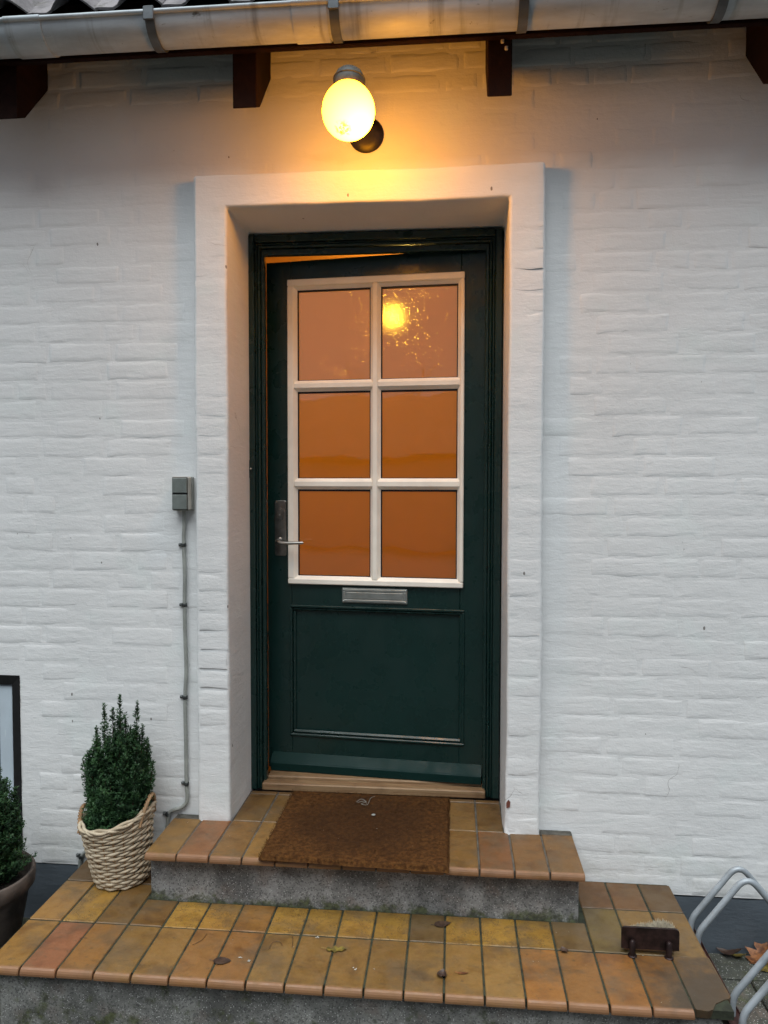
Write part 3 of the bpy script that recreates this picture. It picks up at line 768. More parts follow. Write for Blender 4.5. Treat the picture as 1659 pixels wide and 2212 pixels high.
for x in (-.612, -.060, .485, 1.035):
    b = MB(); half(b, x-.014, x+.014, GR+.0062, .004); b.box(x-.016, x+.016, GYC-GR-.0135, GYC-GR-.007, GZC-.028, GZC+.012, .002)
    b.box(x-.014, x+.014, GYC-GR-.0125, GYC-GR+.02, GZC+.008, GZC+.013, .002)
    b.build('gutter_bracket', M['zinc_dark'], gutter)
b = MB()
sl = math.tan(R(45)); y0, z0 = -.235, 2.625
b.add([(-2.2, y0, z0), (2.2, y0, z0), (2.2, 2.5, z0+(2.5-y0)*sl), (-2.2, 2.5, z0+(2.5-y0)*sl), (-2.2, y0, z0-.02), (2.2, y0, z0-.02), (2.2, 2.5, z0+(2.5-y0)*sl-.03), (-2.2, 2.5, z0+(2.5-y0)*sl-.03)],
      [(0,1,2,3),(7,6,5,4),(0,4,5,1),(1,5,6,2),(2,6,7,3),(3,7,4,0)])
roof = b.build('roof', M['deck'], house)
def pantile():
    b = MB(); w, L, t = .208, .39, .013; nx = 14; ny = 5; V = []
    def zf(u):   # S profile: flat pan, then roll at the right
        u = max(0, min(1.06, u))
        return .006 if u < .35 else .006 + .046*math.sin(math.pi*min(1, (u-.35)/.68))**.9
    for off in (0, -t):
        for j in range(ny+1):
            for i in range(nx+1):
                u = i/nx*1.04; y = j/ny*L
                V.append((u*w, y, zf(u) + off + (.004*nz(u*5, y*9, 3)) + .016*(1-j/ny) - (.006 if j == 0 and off == 0 else 0)))
    m = (nx+1)*(ny+1); F = []
    for j in range(ny):
        for i in range(nx):
            a = j*(nx+1)+i; F += [(a, a+1, a+nx+2, a+nx+1), (m+a+nx+1, m+a+nx+2, m+a+1, m+a)]
    b.add(V, F, True)
    for i in range(nx): b.add([V[i], V[i+1], V[m+i+1], V[m+i]], [(3,2,1,0)])
    for j in range(ny):
        a = j*(nx+1); c = a+nx; b.add([V[a], V[a+nx+1], V[m+a+nx+1], V[m+a]], [(0,1,2,3)]); b.add([V[c], V[c+nx+1], V[m+c+nx+1], V[m+c]], [(3,2,1,0)])
    return b.mesh('roof_tile', M['roof'])
PT = pantile()
for r in range(3):
    for i in range(17):
        s = r*.31
        o = link('roof_tile', PT, roof, (-1.86 + i*.212 + rnd.uniform(-.003,.003), -.292 + s*math.cos(R(45)), 2.592 + s*math.sin(R(45)) + rnd.uniform(-.003,.003)))
        o.rotation_euler = (R(45) + rnd.uniform(-.012,.012), 0, rnd.uniform(-.012,.012))

# ------------------------------------------------------------ the steps
steps = empty('entrance_steps', (0, -.3, GZ), 'two entrance steps of mossy concrete paved with yellow-brown clay tiles', 'steps')
L0 = -.1701
def rough_block(x0, x1, y0, y1, z0, z1, amp=.002, st=.03):
    bm = bmesh.new(); bmesh.ops.create_cube(bm, size=1)
    for v in bm.verts: v.co = Vector(((x0 if v.co.x < 0 else x1), (y0 if v.co.y < 0 else y1), (z0 if v.co.z < 0 else z1)))
    bmesh.ops.bevel(bm, geom=bm.edges[:], offset=.005, segments=2, profile=.5, affect='EDGES')
    for ax, a, c in ((0, x0+.02, x1-.02), (2, z0+.02, z1-.01)):
        n = max(1, int((c-a)/st)); no = [0,0,0]; no[ax] = 1
        for i in range(n):
            co = [0,0,0]; co[ax] = a + (c-a)*i/n
            bmesh.ops.bisect_plane(bm, geom=bm.verts[:]+bm.edges[:]+bm.faces[:], plane_co=co, plane_no=no, dist=1e-5)
    for v in bm.verts: v.co.y += amp*(nz(v.co.x*9, 1, v.co.z*9)+.5*nz(v.co.x*30, 2, v.co.z*30)) if v.co.y < y0+.05 else 0
    me = bpy.data.meshes.new('block'); bm.to_mesh(me); bm.free(); return me
me = rough_block(-.98, .99, -.580, -.003, GZ-.04, L0-.026, .004); me.materials.append(M['base_conc']); lower = link('lower_step', me, steps)
me = rough_block(-.674, .681, -.247, -.003, L0-.01, -.024, .0015); me.materials.append(M['riser']); upper = link('upper_step', me, steps)
b = MB(); b.box(-1.004, 1.012, -.600, -.002, L0-.0255, L0-.0026); b.build('grout_bed', M['grout'], lower)
b = MB(); b.box(-.672, .690, -.278, -.048, -.0235, -.0026); b.box(-.469, .469, -.0475, .2155, -.0235, -.0026); b.build('grout_bed', M['mortar'], upper)
b = MB(); 
for x0, x1 in ((-.676, -SX-.003), (SX+.003, .694)): b.box(x0, x1, -.0365, -.002, -.02, -.001, .003)
b.build('mortar_fillet', M['mortar'], upper)
tile_cache = {}
def tile_mesh(w, d, nose, t=.022):
    key = (round(w, 3), round(d, 3), nose)
    if key in tile_cache: return tile_cache[key]
    b = MB(); w, d = key[0], key[1]; x0, x1, y0, y1 = -w/2, w/2, -d/2, d/2; e = .0022
    if nose:
        r = .011; pr = [(y1, -t), (y1, -e), (y1-e, 0)] + [(y0+.016, 0), (y0+.009, -.0008), (y0+.004, -.0035), (y0+.0012, -.0085), (y0, -.014), (y0+.0005, -t+.002), (y0+.003, -t)]
        n = len(pr); V = []; no = []
        xs = [x0, x0+e, x1-e, x1]
        for i, x in enumerate(xs):
            for y, z in pr:
                s = .0018 if i in (0, 3) else 0
                V.append((x, y + (s if y < 0 else -s)*.5, z - (s if z > -t+.004 else 0)))
                no.append(1.0 if y < y0+.012 else 0.0)
        F = [(i*n+k, i*n+(k+1) % n, (i+1)*n+(k+1) % n, (i+1)*n+k) for i in range(3) for k in range(n)]
        F += [tuple(range(n-1, -1, -1)), tuple(range(3*n, 4*n))]
        b.add(V, [tuple(reversed(f)) for f in F])
        me = b.mesh('tile', M['tile']); at = me.attributes.new('nose', 'FLOAT', 'POINT'); at.data.foreach_set('value', no)
    else:
        b.box(x0, x1, y0, y1, -t, 0, e); me = b.mesh('tile', M['tile'])
    tile_cache[key] = me; return me
PAL = [(.35,.195,.066), (.32,.178,.062), (.37,.21,.074), (.29,.162,.062), (.34,.186,.064), (.30,.17,.070)]
def tile(par, x0, x1, y0, y1, z, nose=False, col=None, pitted=False, gap=.0028):
    o = link('tile', tile_mesh(x1-x0-2*gap, y1-y0-2*gap*(0 if nose else 1), nose), par, ((x0+x1)/2, (y0+y1)/2, z + rnd.uniform(-.0008, .0008)))
    o.rotation_euler = (rnd.uniform(-.003, .003), rnd.uniform(-.003, .003), rnd.uniform(-.004, .004))
    c = col or rnd.choice(PAL); k = rnd.uniform(.86, 1.12)*.64; o.color = (c[0]*k, c[1]*k, c[2]*k*.8, 0.0 if pitted else 1.0)
    return o
PITCH = .1066; X0 = -1.005
red = (.40,.155,.075); yellow = (.46,.255,.055); grey = (.19,.115,.048); olive = (.22,.15,.05); orange = (.36,.165,.050); dark = (.17,.095,.042)
front = {0: (.42,.22,.062), 1: red, 2: (.40,.185,.052), 5: (.34,.165,.058), 6: (.33,.155,.055), 14: (.40,.175,.05), 15: orange, 16: (.39,.17,.05), 17: (.27,.12,.035), 18: (.24,.125,.045)}
mid = {1: yellow, 4: yellow, 5: (.44,.23,.05), 6: (.34,.165,.05), 7: yellow, 8: yellow, 9: (.44,.24,.052), 10: yellow, 11: grey, 12: yellow, 13: yellow, 14: yellow, 15: grey, 16: olive, 17: (.28,.165,.06), 18: (.29,.165,.055), 0: (.38,.20,.062), 2: (.25,.135,.045), 3: (.27,.14,.045)}
pits = {1, 4, 5, 7, 8, 9, 10, 12, 13, 14}
for i in range(19):
    x0 = X0 + i*PITCH; x1 = x0 + PITCH
    if i < 18: tile(lower, x0, x1, -.6165, -.3925, L0, True, front.get(i))
    else:      # the broken corner tile
        t0 = .022; pts = [(x0+.0022, -.388), (x1, -.388), (x1+.002, -.545), (x1-.006, -.556), (x1-.020, -.560), (x1-.034, -.570), (x1-.046, -.577), (x1-.060, -.600), (x1-.075, -.608), (x0+.006, -.604), (x0+.0022, -.600)]
        cx, cy = (x0+x1)/2, -.503; bb = MB(); n = len(pts)
        V = [(x-cx, y-cy, 0) for x, y in pts] + [((x-cx)*1.01, (y-cy)*1.0, -.003) for x, y in pts] + [(x-cx, (y-cy)*.97, -t0) for x, y in pts]
        F = [tuple(range(n-1, -1, -1))] + [(i2, (i2+1) % n, n+(i2+1) % n, n+i2) for i2 in range(n)] + [(n+i2, n+(i2+1) % n, 2*n+(i2+1) % n, 2*n+i2) for i2 in range(n)]
        bb.add(V, F); o = tag(bb.build('tile', M['tile'], lower, (cx, cy, L0)), 'stained corner tile with its front edge broken off'); o.color = (.15, .08, .025, 1)
    sidepiece = x1 < -.66 or x0 > .66
    y1 = -.1655 if sidepiece else -.249
    if not sidepiece and x0 < -.674 < x1: y1 = -.249
    tile(lower, x0, x1, -.3905, y1, L0, False, mid.get(i), i in pits)
    if sidepiece: tile(lower, x0, x1, -.1655, -.004, L0, False, dark if rnd.random() < .6 else (.22,.11,.05))
UP = .10562; UX = -.6784
upc = {0: (.36,.20,.07), 1: (.34,.15,.07), 2: (.30,.16,.06), 3: (.33,.18,.06), 9: (.30,.16,.055), 10: (.30,.13,.055), 11: (.31,.15,.05), 12: (.25,.13,.05)}
for i in range(13):
    x0 = UX + i*UP; x1 = x0 + UP
    tile(upper, x0, x1, -.2915, -.040, 0, True, upc.get(i))
    if x1 > IL+.004 and x0 < IR-.004:
        a, c = max(x0, IL+.002), min(x1, IR-.002)
        tile(upper, a, c, -.038, .188, 0, False, (.24,.135,.052) if i < 5 else (.26,.145,.055)); tile(upper, a, c, .188, .2155, 0, False, (.22,.12,.05))

# ------------------------------------------------------------ things on the wall
# lamp on its arm
LC = Vector((-.020, -.31, 2.262))
lamp = empty('wall_lamp', (-.003, 0, 2.333), 'lit amber glass globe lamp on a bronze wall arm above the door', 'lamp')
b = MB(); b.lathe([(.058,0),(.0585,.004),(.056,.007),(.030,.0085),(.012,.010),(.0001,.010)], (-.003, -.001, 2.333), 40, (0,-1,0)); b.build('rosette', M['bronze'], lamp)
b = MB(); b.tube(smooth_path([(-.003,-.006,2.345),(-.006,-.08,2.352),(-.011,-.17,2.362),(-.016,-.25,2.362),(LC.x,-.300,2.362)], 6), .0085, 10); b.build('arm', M['bronze'], lamp)
AX = Vector((.01, .10, 1)).normalized()
b = MB(); pr = [(.0450,.069),(.0465,.075),(.0460,.096),(.0445,.098),(.0445,.101),(.0435,.103),(.0385,.115),(.029,.1235),(.015,.1290),(.0001,.1305)]
b.lathe(pr, LC, 32, AX); b.lathe([(.046,.094),(.0475,.095),(.0475,.098),(.0455,.0995)], LC, 32, AX); b.build('lamp_cap', M['cap'], lamp)
b = MB(); pr = []
for a in range(0, 181, 9):
    h = -math.cos(R(a)); r = .0775*math.sin(R(a)); z = h*(.0795 if h < 0 else .084)
    if z > .0735: break
    pr.append((max(r, .0001)*(1.0 if h < .2 else 1-.02*(h-.2)), z))
pr.append((.0425, .0740))
b.lathe(pr, (0,0,0), 40, AX); g = b.build('globe', M['globe'], lamp, LC)

# rocker switch box
sw = empty('light_switch', (-.636, 0, 1.076), 'grey surface-mounted double rocker switch left of the door', 'switch')
SY = -.042
b = MB(); b.box(-.671, -.605, -.026, .002, 1.077, 1.193, .003); b.box(-.6715, -.6045, SY, -.0265, 1.0765, 1.1935, .005); b.build('housing', M['switch_body'], sw)
for z0, z1, tilt in ((1.137, 1.189, 1), (1.080, 1.132, -1)):
    b = MB(); b.box(-.026, .026, -.007, .001, -.0255, .0255, .002); o = b.build('rocker', M['switch_key'], sw, (-.6415, SY, (z0+z1)/2)); o.rotation_euler.x = R(1.5*tilt)
b = MB(); b.box(-.6685, -.6145, SY-.0012, SY+.0005, 1.079, 1.191); b.build('rocker_gap', M['gasket'], sw)
# conduit
con = empty('cable_conduit', (-.70, 0, 0), 'thin grey cable conduit clipped to the wall, running down from the switch', 'conduit')
b = MB(); pts = [(-.638,-.013,1.078),(-.639,-.012,1.02),(-.641,-.012,.956),(-.638,-.012,.85),(-.640,-.012,.746),(-.6385,-.012,.62),(-.636,-.012,.52),(-.641,-.012,.42),(-.640,-.012,.28),(-.639,-.012,.112),(-.636,-.012,.075),(-.641,-.012,.043),(-.662,-.012,.024),(-.688,-.012,.015),(-.704,-.012,.000),(-.712,-.012,-.05),(-.735,-.012,-.10),(-.85,-.012,-.125),(-.98,-.012,-.140),(-1.015,-.012,-.152),(-1.032,-.012,-.175),(-1.036,-.012,-.21),(-1.036,-.012,-.37)]
b.tube(smooth_path(pts, 5), .0068, 10); b.build('pipe', M['conduit'], con)
for x, z in ((-.641,.956),(-.640,.746),(-.641,.42),(-.639,.112),(-.708,.000),(-1.032,-.168)):
    b = MB(); 
    for k in range(2): b.lathe([(.0082,-.006),(.0088,-.005),(.0088,.005),(.0082,.006)], (x, -.012, z), 12)
    b.box(x-.021, x-.006, -.009, .0, z-.0055, z+.0055, .002); b.lathe([(0,.003),(.003,.0025),(.0034,0)], (x-.0155, -.009, z), 8, (0,-1,0)); b.build('clip', M['clip'], con)

# ------------------------------------------------------------ doormat
mat_o = empty('doormat', (0, -.06, 0), 'brown coir doormat lying on the top step before the door', 'doormat')
mx0, mx1, my0, my1 = -.306, .2855, -.314, .192
b = MB(); nx, ny = 60, 50
for j in range(ny+1):
    for i in range(nx+1):
        x = mx0 + (mx1-mx0)*i/nx; y = my0 + (my1-my0)*j/ny
        e = 1 if 0 < i < nx and 0 < j < ny else 0
        x += (1-e)*.003*nz(x*30, y*30, 2); y += (1-e)*.003*nz(x*30, y*30, 7) - .012*(x/.3)*(1 if j < 3 else .3)
        b.v.append((x, y, .004 + e*(.013 + .003*nz(x*60, y*60, 1) + .002*nz(x*9, y*9, 4))))
for j in range(ny):
    for i in range(nx): b.f.append((j*(nx+1)+i, j*(nx+1)+i+1, (j+1)*(nx+1)+i+1, (j+1)*(nx+1)+i)); b.sm.append(True)
b.box(mx0+.004, mx1-.004, my0+.012, my1-.01, .0008, .0045)
b.build('mat_body', M['coir'], mat_o)
b = MB()
for k in range(26000):
    x = rnd.uniform(mx0-.001, mx1+.001); y = rnd.uniform(my0-.001, my1) ; y -= .012*(x/.3)*(1 if y < my0+.02 else .3)
    a = rnd.uniform(0, 6.283); ln = rnd.uniform(.006, .013); le = rnd.uniform(.15, 1.1); z = .012
    d = Vector((math.cos(a)*le, math.sin(a)*le, 1)).normalized()*ln; w = Vector((-math.sin(a), math.cos(a), 0))*.00055
    p = Vector((x, y, z)); b.add([p-w, p+w, p+d], [(0,1,2)])
for k in range(160):
    x = rnd.uniform(mx0, mx1); y = rnd.uniform(my0, my1); a = rnd.uniform(0, 6.28); r = rnd.uniform(.006, .02); q = []
    for t in range(5): q.append((x + math.cos(a+t*.4)*r*t/3, y + math.sin(a+t*.4)*r*t/3, .020 + .006*math.sin(t*.8)))
    b.tube(q, .0004, 3, cap=False)
tag(b.build('fibre', M['coir'], mat_o), kind='stuff')

# ------------------------------------------------------------ conifers
def conifer(name, loc, leaders, label, seed, scale=1.0, needle=.0098):
    g = random.Random(seed); root = empty(name, loc, label, 'shrub')
    st = MB(); lf = MB(); vv = lf.v; ff = lf.f; base = Vector(loc)
    def sprig(p, d, ln, dens):
        """one side shoot with scale needles and two orders of branching"""
        d = d.normalized(); a = d.orthogonal().normalized(); bq = d.cross(a); n = max(4, int(ln/dens))
        for i in range(n):
            t = (i+.6)/n; c = p + d*ln*t; ang = g.uniform(0, 6.283)
            out = (a*math.cos(ang) + bq*math.sin(ang)); nd = (out*.9 + d*.75).normalized()
            L = needle*g.uniform(.8, 1.5)*(1.1-.45*t); wv = nd.cross(d); wv = wv.normalized()*L*.23 if wv.length > 1e-6 else a*L*.23
            k = len(vv); q = c + nd*L*.55
            vv.extend([tuple(c), tuple(q+wv), tuple(c+nd*L), tuple(q-wv)]); ff.append((k, k+1, k+2, k+3)); lf.sm.append(False)
    for (bx, by, tx, ty, h, rad) in leaders:
        p0 = base + Vector((bx, by, 0)); p1 = base + Vector((tx, ty, h)); mid_ = (p0*.5+p1*.5) + Vector(((tx-bx)*.30, (ty-by)*.30, 0))
        path = [p0*(1-t)**2 + mid_*2*t*(1-t) + p1*t*t for t in [i/10 for i in range(11)]]
        st.tube(path, [.0042*(1-.09*i)+.0005 for i in range(11)], 5, cap=False)
        nb = int(h/.0046)
        for i in range(nb):
            t = (i+.5)/nb; f = t*10; k = min(9, int(f)); c = path[k].lerp(path[k+1], f-k); ax = (path[k+1]-path[k]).normalized()
            ang = i*2.4 + g.uniform(-.5, .5); o = Vector((math.cos(ang), math.sin(ang), 0))
            ln = (rad*(1-t)**.50*g.uniform(.5, 1.3) + .007)*(1.45 if g.random() < .08 else 1)
            d = (o*(.72-.30*t) + ax*(.85+.4*t)).normalized()
            sprig(c, d, ln, .0036)
            if ln > .02:
                for m in range(int(ln/.0085)):
                    q = (m+1)/(int(ln/.0085)+.7); cc = c + d*ln*q; sd = d.cross(Vector((g.uniform(-.3,.3), g.uniform(-.3,.3), 1))).normalized()*(1 if m % 2 else -1)
                    sprig(cc, (sd*.55 + d*.9 + Vector((0,0,.55))), ln*.50*(1.1-q)+.007, .0040)
        sprig(p1 - (p1-path[9])*.8, (p1-path[9]), (p1-path[9]).length*.8+.012, .0012)
    st.build('stem', M['twig'], root); lf.build('foliage', M['conifer'], root)
    return root
gl = random.Random(3)
def leaders(n, r0, r1, hs, rad):
    out = []
    for i in range(n):
        a = i*2.399; q = math.sqrt((i+.5)/n); hh = hs(q, a)*gl.uniform(.70, 1.10)
        out.append((math.cos(a)*q*r0, math.sin(a)*q*r0, math.cos(a)*q*r1, math.sin(a)*q*r1*.9, hh, rad*gl.uniform(.85, 1.15)))
    return out
BC = Vector((-.832, -.142, L0))
ld = leaders(40, .058, .108, lambda q, a: .395 - .12*q*q, .052)
ld += [(0, 0, .006, 0, .485, .040), (-.03, .0, -.046, -.01, .455, .036), (.03, .01, .066, .0, .462, .042), (.05, 0, .082, .0, .385, .040), (-.05, .01, -.078, .0, .372, .038), (-.02, 0, -.020, .0, .440, .030), (-.06, 0, -.125, .0, .265, .034), (.06, 0, .118, .0, .265, .036)]
ld += [(.066*math.cos(a), .066*math.sin(a), .094*math.cos(a), .090*math.sin(a), h, .040) for a, h in ((-1.6,.13),(-1.2,.17),(-2.0,.16),(-.8,.12),(-2.4,.12),(-1.45,.24),(-1.85,.26),(-1.0,.28),(-2.3,.26),(0.0,.14),(3.1,.12),(-.4,.2),(-2.8,.2))]
conifer('conifer_shrub', (BC.x+.004, BC.y+.008, -.035), ld, 'dense dark green dwarf conifer growing in the wicker basket', 11)
ld2 = leaders(44, .085, .115, lambda q, a: .40 - .15*q*q, .062) + [(0, 0, .0, 0, .47, .045), (.03, 0, .055, 0, .36, .04), (.05, 0, .10, -.02, .30, .04)]
conifer('conifer_shrub', (-1.225, -.285, -.13), ld2, 'dark green dwarf conifer in the weathered clay pot, cut off by the left edge', 12)

# ------------------------------------------------------------ wicker basket
bk = empty('wicker_basket', (BC.x, BC.y, L0), 'pale wicker planter basket with two brown rope handles on the lower step', 'basket')
def bR(t): return .084 + .031*t**.85
def bcen(t): return BC + Vector((.012*(1-t)*1.0, .006*(1-t), 0))
def rimz(a, t): return L0 + .006 + t*(.198 + .020*math.cos(a) + .020*abs(math.cos(a))**3 - .012*math.sin(-a)*0)
NSTK = 22
for row in range(21):
    t = (row+.3)/20.6; b = MB(); q = []; rr = []; n = 132; ph = row % 2
    w1 = rnd.uniform(0, 9); th = .0047 + rnd.uniform(-.0006, .0009)
    for i in range(n):
        a = 2*math.pi*i/n
        wv = .0026*math.sin(a*NSTK/2 + math.pi*ph) + .0014*nz(math.cos(a)*2+w1, math.sin(a)*2, row)
        r = bR(t) + wv; z = rimz(a, t) + .0030*nz(math.cos(a)*1.6+w1, math.sin(a)*1.6, row*3.1) + .0007*math.sin(a*NSTK/2+1.1+w1)
        c = bcen(t); q.append((c.x + r*math.cos(a), c.y + r*math.sin(a), z)); rr.append(th*(1 + .22*nz(a*3, w1, row)))
    b.tube(q, rr, 7, True); b.build('wicker_strand', M['wicker'], bk)
for row, (dz, dr) in enumerate(((.006, .0005), (.013, -.003), (.010, .004))):   # plaited rim
    b = MB(); q = []
    for i in range(140):
        a = 2*math.pi*i/140; c = bcen(1); r = bR(1) + dr + .0035*math.sin(a*9 + row*2.1); q.append((c.x + r*math.cos(a), c.y + r*math.sin(a), rimz(a, 1) + dz + .0030*math.cos(a*9 + row*2.1)))
    b.tube(q, .0056, 7, True); b.build('rim_strand', M['wicker'], bk)
b = MB()
for k in range(NSTK):
    a = 2*math.pi*(k+.5)/NSTK; b.tube([(bcen(t).x + bR(t)*math.cos(a), bcen(t).y + bR(t)*math.sin(a), rimz(a, t)) for t in (0, .25, .5, .75, 1.03)], .0035, 5)
b.build('stakes', M['wicker_brown'], bk)
b = MB(); pr = []
for t in (0.02, .25, .5, .75, .93): pr.append((bR(t)-.008, .006 + .195*t))
b.lathe([(.0001, .008)] + pr, (BC.x+.004, BC.y, L0), 32); b.build('liner', M['plastic_liner'], bk)
b = MB(); b.lathe([(.0001,.150),(.06,.152),(bR(.75)-.010,.146)], (BC.x+.004, BC.y, L0), 28); b.build('soil', M['soil'], bk)
for s in (-1, 1):
    am = 0 if s > 0 else math.pi; b = MB()
    for ph in (0, 2.094, 4.188):
        q = []
        for i in range(41):
            t = i/40; a = am + (t-.5)*1.05; r = bR(1) + .004 + .010*math.sin(math.pi*t)*0; c = bcen(1)
            h = rimz(a, .90) + (.074 if s > 0 else .062)*math.sin(math.pi*t)**.75
            tw = t*38 + ph; q.append((c.x + (r + .0042*math.cos(tw))*math.cos(a), c.y + (r + .0042*math.cos(tw))*math.sin(a), h + .0042*math.sin(tw)))
        b.tube(q, .0040, 6)
    b.build('handle', M['wicker_brown'], bk)

# ------------------------------------------------------------ clay pot
pc = Vector((-1.235, -.285, GZ)); pot = empty('clay_pot', pc, 'weathered dark clay flowerpot standing on the ground left of the steps', 'flowerpot')
b = MB(); b.lathe([(.0001,.0),(.105,.0),(.108,.006),(.150,.225),(.153,.230),(.160,.232),(.166,.238),(.168,.262),(.167,.282),(.163,.287),(.157,.285),(.154,.275),(.146,.225),(.110,.03)], pc, 56); b.build('pot_body', M['pot'], pot)
b = MB(); b.lathe([(.0001,.262),(.08,.258),(.152,.250)], pc, 32); b.build('soil', M['soil'], pot)

# ------------------------------------------------------------ boot scraper
bs = empty('boot_scraper', (.857, -.386, L0), 'dark iron boot scraper with a bristle brush bolted to the lower step', 'boot scraper')
b = MB(); sx0, sx1, sz0, sz1, r = .777, .937, L0+.017, L0+.079, .010
pts = [(sx0, sz0), (sx1, sz0), (sx1, sz1-r)] + [(sx1-r+r*math.cos(R(a)), sz1-r+r*math.sin(R(a))) for a in (22, 45, 68, 90)] + [(sx0+r+r*math.cos(R(a)), sz1-r+r*math.sin(R(a))) for a in (90, 112, 135, 158)] + [(sx0, sz1-r)]
n = len(pts); b.add([(x, -.392, z) for x, z in pts] + [(x, -.385, z) for x, z in pts], [tuple(range(n)), tuple(range(2*n-1, n-1, -1))] + [(i, (i+1) % n, n+(i+1) % n, n+i) for i in range(n)])
b.build('scraper_plate', M['scraper'], bs)
for x in (.806, .907):
    b = MB(); b.tube([(x, -.3985, L0-.002), (x, -.3985, L0+.042), (x, -.3985, L0+.047)], [.0085, .0085, .004], 14); b.lathe([(.0125,.0),(.0125,.003),(.009,.004)], (x, -.3985, L0), 16); b.build('post', M['scraper'], bs)
b = MB(); b.box(.785, .930, -.3845, -.350, L0+.006, L0+.046, .004); b.build('brush_back', M['wicker_brown'], bs)
b = MB()
for k in range(1500):
    x = rnd.uniform(.790, .925); y = rnd.uniform(-.381, -.354); h = .026 + .014*math.exp(-((x-.895)/.032)**2) + rnd.uniform(-.004, .004) - .014*max(0, (.84-x)/.05)
    d = Vector((rnd.gauss(0, .12), rnd.gauss(0, .12), 1)).normalized()*max(.012, h); p = Vector((x, y, L0+.044)); w = Vector((.0006, rnd.uniform(-.0004,.0004), 0)); b.add([p-w, p+w, p+d+w*.6, p+d-w*.6], [(0,1,2,3)])
tag(b.build('bristle', M['bristle'], bs), kind='stuff')

# ------------------------------------------------------------ bicycle rack
rk = empty('bicycle_rack', (1.05, -.35, GZ), 'galvanised tube bicycle rack with double hoops beside the steps', 'bicycle rack')
RZ = -.262
for y in (-.13, -.20, -.485, -.555):
    P = [(1.050, y, RZ), (1.050, y, -.212), (1.192, y, -.022), (1.365, y, -.225), (1.400, y, RZ)]
    q = fillet(P[:2] + [P[2]] + P[3:], .048, 8)
    b = MB(); b.tube(q, .0092, 12); b.build('hoop', M['galv'], rk)
b = MB()
for x in (1.050, 1.400):
    b.box(x-.021, x+.021, -1.05, -.06, RZ-.006, RZ, .001); b.box(x-.022, x-.0195, -1.05, -.06, RZ-.03, RZ+.006, .0008); b.box(x+.0195, x+.022, -1.05, -.06, RZ-.03, RZ+.006, .0008)
for x in (1.050, 1.400):
    for y in (-1.0, -.10): b.box(x-.015, x+.015, y-.015, y+.015, GZ-.004, RZ-.006)
b.build('rail', M['rack_rust'], rk)

# ------------------------------------------------------------ fallen leaves and scraps
def leaf(loc, size, rz, mat, label, curl=.35, tilt=0, lobed=False, wide=.5, roll=0):
    b = MB(); n = 12; g = random.Random(label); V = []
    for i in range(n+1):
        t = i/n; w = wide*math.sin(math.pi*t**.8)**.8*.5
        if lobed: w *= 1+.45*math.sin(t*19)
        for k in (-1, -.5, 0, .5, 1):
            V.append(((t-.5)*size, k*w*size*(1+.12*g.uniform(-1, 1)), size*(curl*((t-.5)**2)*1.2 + curl*.5*abs(k)*w + .02*g.uniform(-1, 1))))
    m = len(V); F = []
    for i in range(n):
        for k in range(4): a = i*5+k; F += [(a, a+1, a+6, a+5)]
    b.add(V, F, True); b.add([(x, y, z-.0006) for x, y, z in V], [tuple(reversed(f)) for f in F], True)
    b.tube([(-.5*size, 0, curl*.3*size), (-.62*size, .02*size, curl*.3*size+.001), (-.72*size, .05*size, curl*.4*size)], .0007, 4)
    o = b.build('fallen_leaf', M[mat]); zmin = min(v[2] for v in b.v)
    o.rotation_euler = (roll, tilt, rz); o.location = (loc[0], loc[1], loc[2] + .0012 - (zmin if not (tilt or roll) else -size*.12))
    return tag(o, label, 'leaf', 'fallen leaves')
leaf((-.348, -.533, L0), .050, .1, 'leaf_brown', 'dark brown oval leaf on the front tiles, left of the middle', .08, wide=.62)
leaf((.266, -.300, L0), .052, .35, 'leaf_brown', 'dark oval leaf on a yellow tile just below the top step', .08, wide=.6)
leaf((-.035, -.452, L0), .062, .12, 'leaf_yellow', 'crumpled yellow-green leaf scrap on the front tiles', .15, lobed=True, wide=.38)
leaf((.268, -.535, L0), .034, 1.3, 'leaf_brown', 'small curled brown leaf on a front tile joint', .7, wide=.8)
leaf((.325, -.522, L0), .032, .1, 'leaf_orange', 'thin orange-brown leaf strip beside the curled leaf', .2, wide=.3)
leaf((.615, -.395, L0), .026, 1.9, 'leaf_brown', 'tiny black crumpled leaf left of the boot scraper', .6, wide=.8)
leaf((1.205, -.045, GZ), .085, 2.5, 'leaf_brown', 'curled brown leaf against the plinth, nearest the steps', .7, .35, wide=.42)
leaf((1.232, -.050, GZ), .060, 2.2, 'leaf_yellow', 'yellow leaf leaning on the curled brown leaf by the plinth', .4, .5, wide=.45)
leaf((1.300, -.045, GZ), .095, .6, 'leaf_orange', 'large rust-orange leaf standing against the plinth', .5, -.5, lobed=True, wide=.7)
leaf((1.300, -.085, GZ), .075, .9, 'leaf_yellow', 'yellow-green leaf flat on the slab below the orange leaf', .2, lobed=True, wide=.62)
leaf((1.345, -.105, GZ), .04, .4, 'leaf_red', 'small dark red leaf at the right edge of the slabs', .4, wide=.5)
leaf((-1.060, -.060, GZ), .080, .8, 'leaf_red', 'narrow dark red leaf between the clay pot and the steps', .4, -.5, wide=.3)
b = MB()
for k in range(60):
    on_up = rnd.random() < .3
    x = rnd.uniform(-.62, .62) if on_up else rnd.uniform(-.95, .95); y = rnd.uniform(-.27, -.06) if on_up else rnd.uniform(-.59, -.28); z = 0 if on_up else L0
    if on_up and mx0 < x < mx1: z = .02
    r = rnd.choice((.0005, .0006, .0008, .0011)); b.lathe([(.0001, r*1.2), (r, r*.7), (r*1.1, 0.0005)], (x, y, z+.0006), 5)
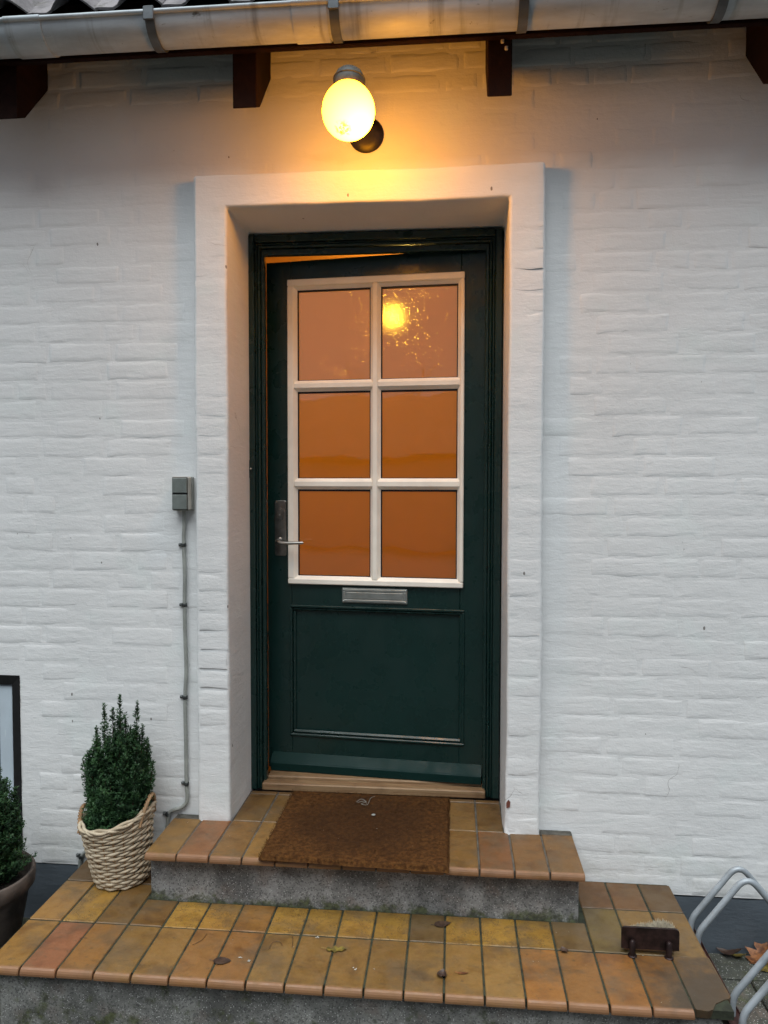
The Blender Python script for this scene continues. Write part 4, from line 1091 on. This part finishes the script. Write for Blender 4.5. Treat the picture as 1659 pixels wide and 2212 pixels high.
for x, y in ((-.272, -.525), (-.30, -.515), (-.10, -.40), (.03, -.53)):
    for k in range(4): r = .0018; b.lathe([(.0001, r*1.3), (r, r*.8), (r*1.1, .0005)], (x + rnd.gauss(0, .003), y + rnd.gauss(0, .003), L0+.0006), 6)
tag(b.build('crumbs', M['crumb']), 'white specks and crumbs scattered over the step tiles', 'crumbs', kind='stuff')
b = MB()
def thread(pts, r): b.tube(smooth_path(pts, 5), r, 5)
thread([(-.05,.10,.0225),(-.035,.118,.026),(-.015,.105,.023),(-.03,.085,.023),(-.008,.078,.024),(.0,.12,.03),(.012,.15,.024)], .0007)
thread([(-.045,.095,.023),(-.02,.10,.027),(-.012,.088,.023)], .0007)
b.lathe([(.0001,.002),(.004,.0015),(.007,.0005),(.0075,0)], (.022, .008, .0205), 9)
tag(b.build('lint', M['conduit']), 'small tangle of white thread and fluff on the doormat', 'lint')
b = MB(); thread([(-.455,-.47,L0+.002),(-.435,-.445,L0+.003),(-.432,-.415,L0+.002)], .0006); thread([(-.23,-.47,L0+.002),(-.225,-.44,L0+.004),(-.205,-.435,L0+.003),(-.195,-.45,L0+.002)], .0007); thread([(-.165,-.455,L0+.002),(-.17,-.42,L0+.004),(-.178,-.40,L0+.002)], .0006); thread([(-.80,-.47,L0+.0015),(-.775,-.468,L0+.002)], .0006)
tag(b.build('plant_stalks', M['leaf_brown']), 'thin dry stalks lying on the front tiles', 'stalks', kind='stuff')

# ------------------------------------------------------------ across the yard, mirrored in the door glass
nb = empty('low_outbuilding', (0, -14, GZ), 'low white outbuilding with a clay tile roof, mirrored in the door glass', 'building')
b = MB(); b.box(-14, 10, -18, -14, GZ-.05, 1.85); b.build('wall', M['neighbour_wall'], nb)
b = MB(); V = []; nxr, nyr = 300, 14
for j in range(nyr+1):
    for i in range(nxr+1):
        t = j/nyr; V.append((-14.3 + 24.6*i/nxr, -13.7 - 2.3*t, 1.80 + 1.62*t + .035*abs(math.sin(i*.9)) - .03*((j*1.0) % 1)))
b.add(V, [(j*(nxr+1)+i, (j+1)*(nxr+1)+i, (j+1)*(nxr+1)+i+1, j*(nxr+1)+i+1) for j in range(nyr) for i in range(nxr)], False)
b.add([(-14.3,-16,3.42),(10.3,-16,3.42),(10.3,-18.3,1.8),(-14.3,-18.3,1.8)], [(0,1,2,3)])
b.box(-14.3, 10.3, -13.72, -13.66, 1.70, 1.79); rf = b.build('roof', M['roof_red'], nb)
b = MB(); b.box(-1.5, -1.0, -16.3, -15.7, 3.0, 3.75, .02); b.build('chimney', M['neighbour_wall'], rf)
g = random.Random(5); tr = empty('bare_tree', (-5.4, -19.5, GZ), 'leafless tree behind the outbuilding, mirrored in the door glass', 'tree')
tk = MB(); cr = MB()
def branch(p, d, ln, r, lev):
    q = [p]; 
    for i in range(3): d = (d + Vector((g.gauss(0,.12), g.gauss(0,.12), .05))).normalized(); q.append(q[-1] + d*ln/3)
    (tk if lev < 2 else cr).tube(q, [r, r*.85, r*.7, r*.55], 5, cap=False)
    if lev < 5:
        for k in range(3 if lev < 4 else 4): branch(q[1 + k % 3], (d + Vector((g.gauss(0,.6), g.gauss(0,.6), g.uniform(0,.4)))).normalized(), ln*.68, r*.5, lev+1)
branch(Vector((-5.4,-19.5,GZ)), Vector((0,0,1)), 2.6, .14, 0)
tk.build('trunk', M['bark'], tr); cr.build('crown', M['bark'], tr)
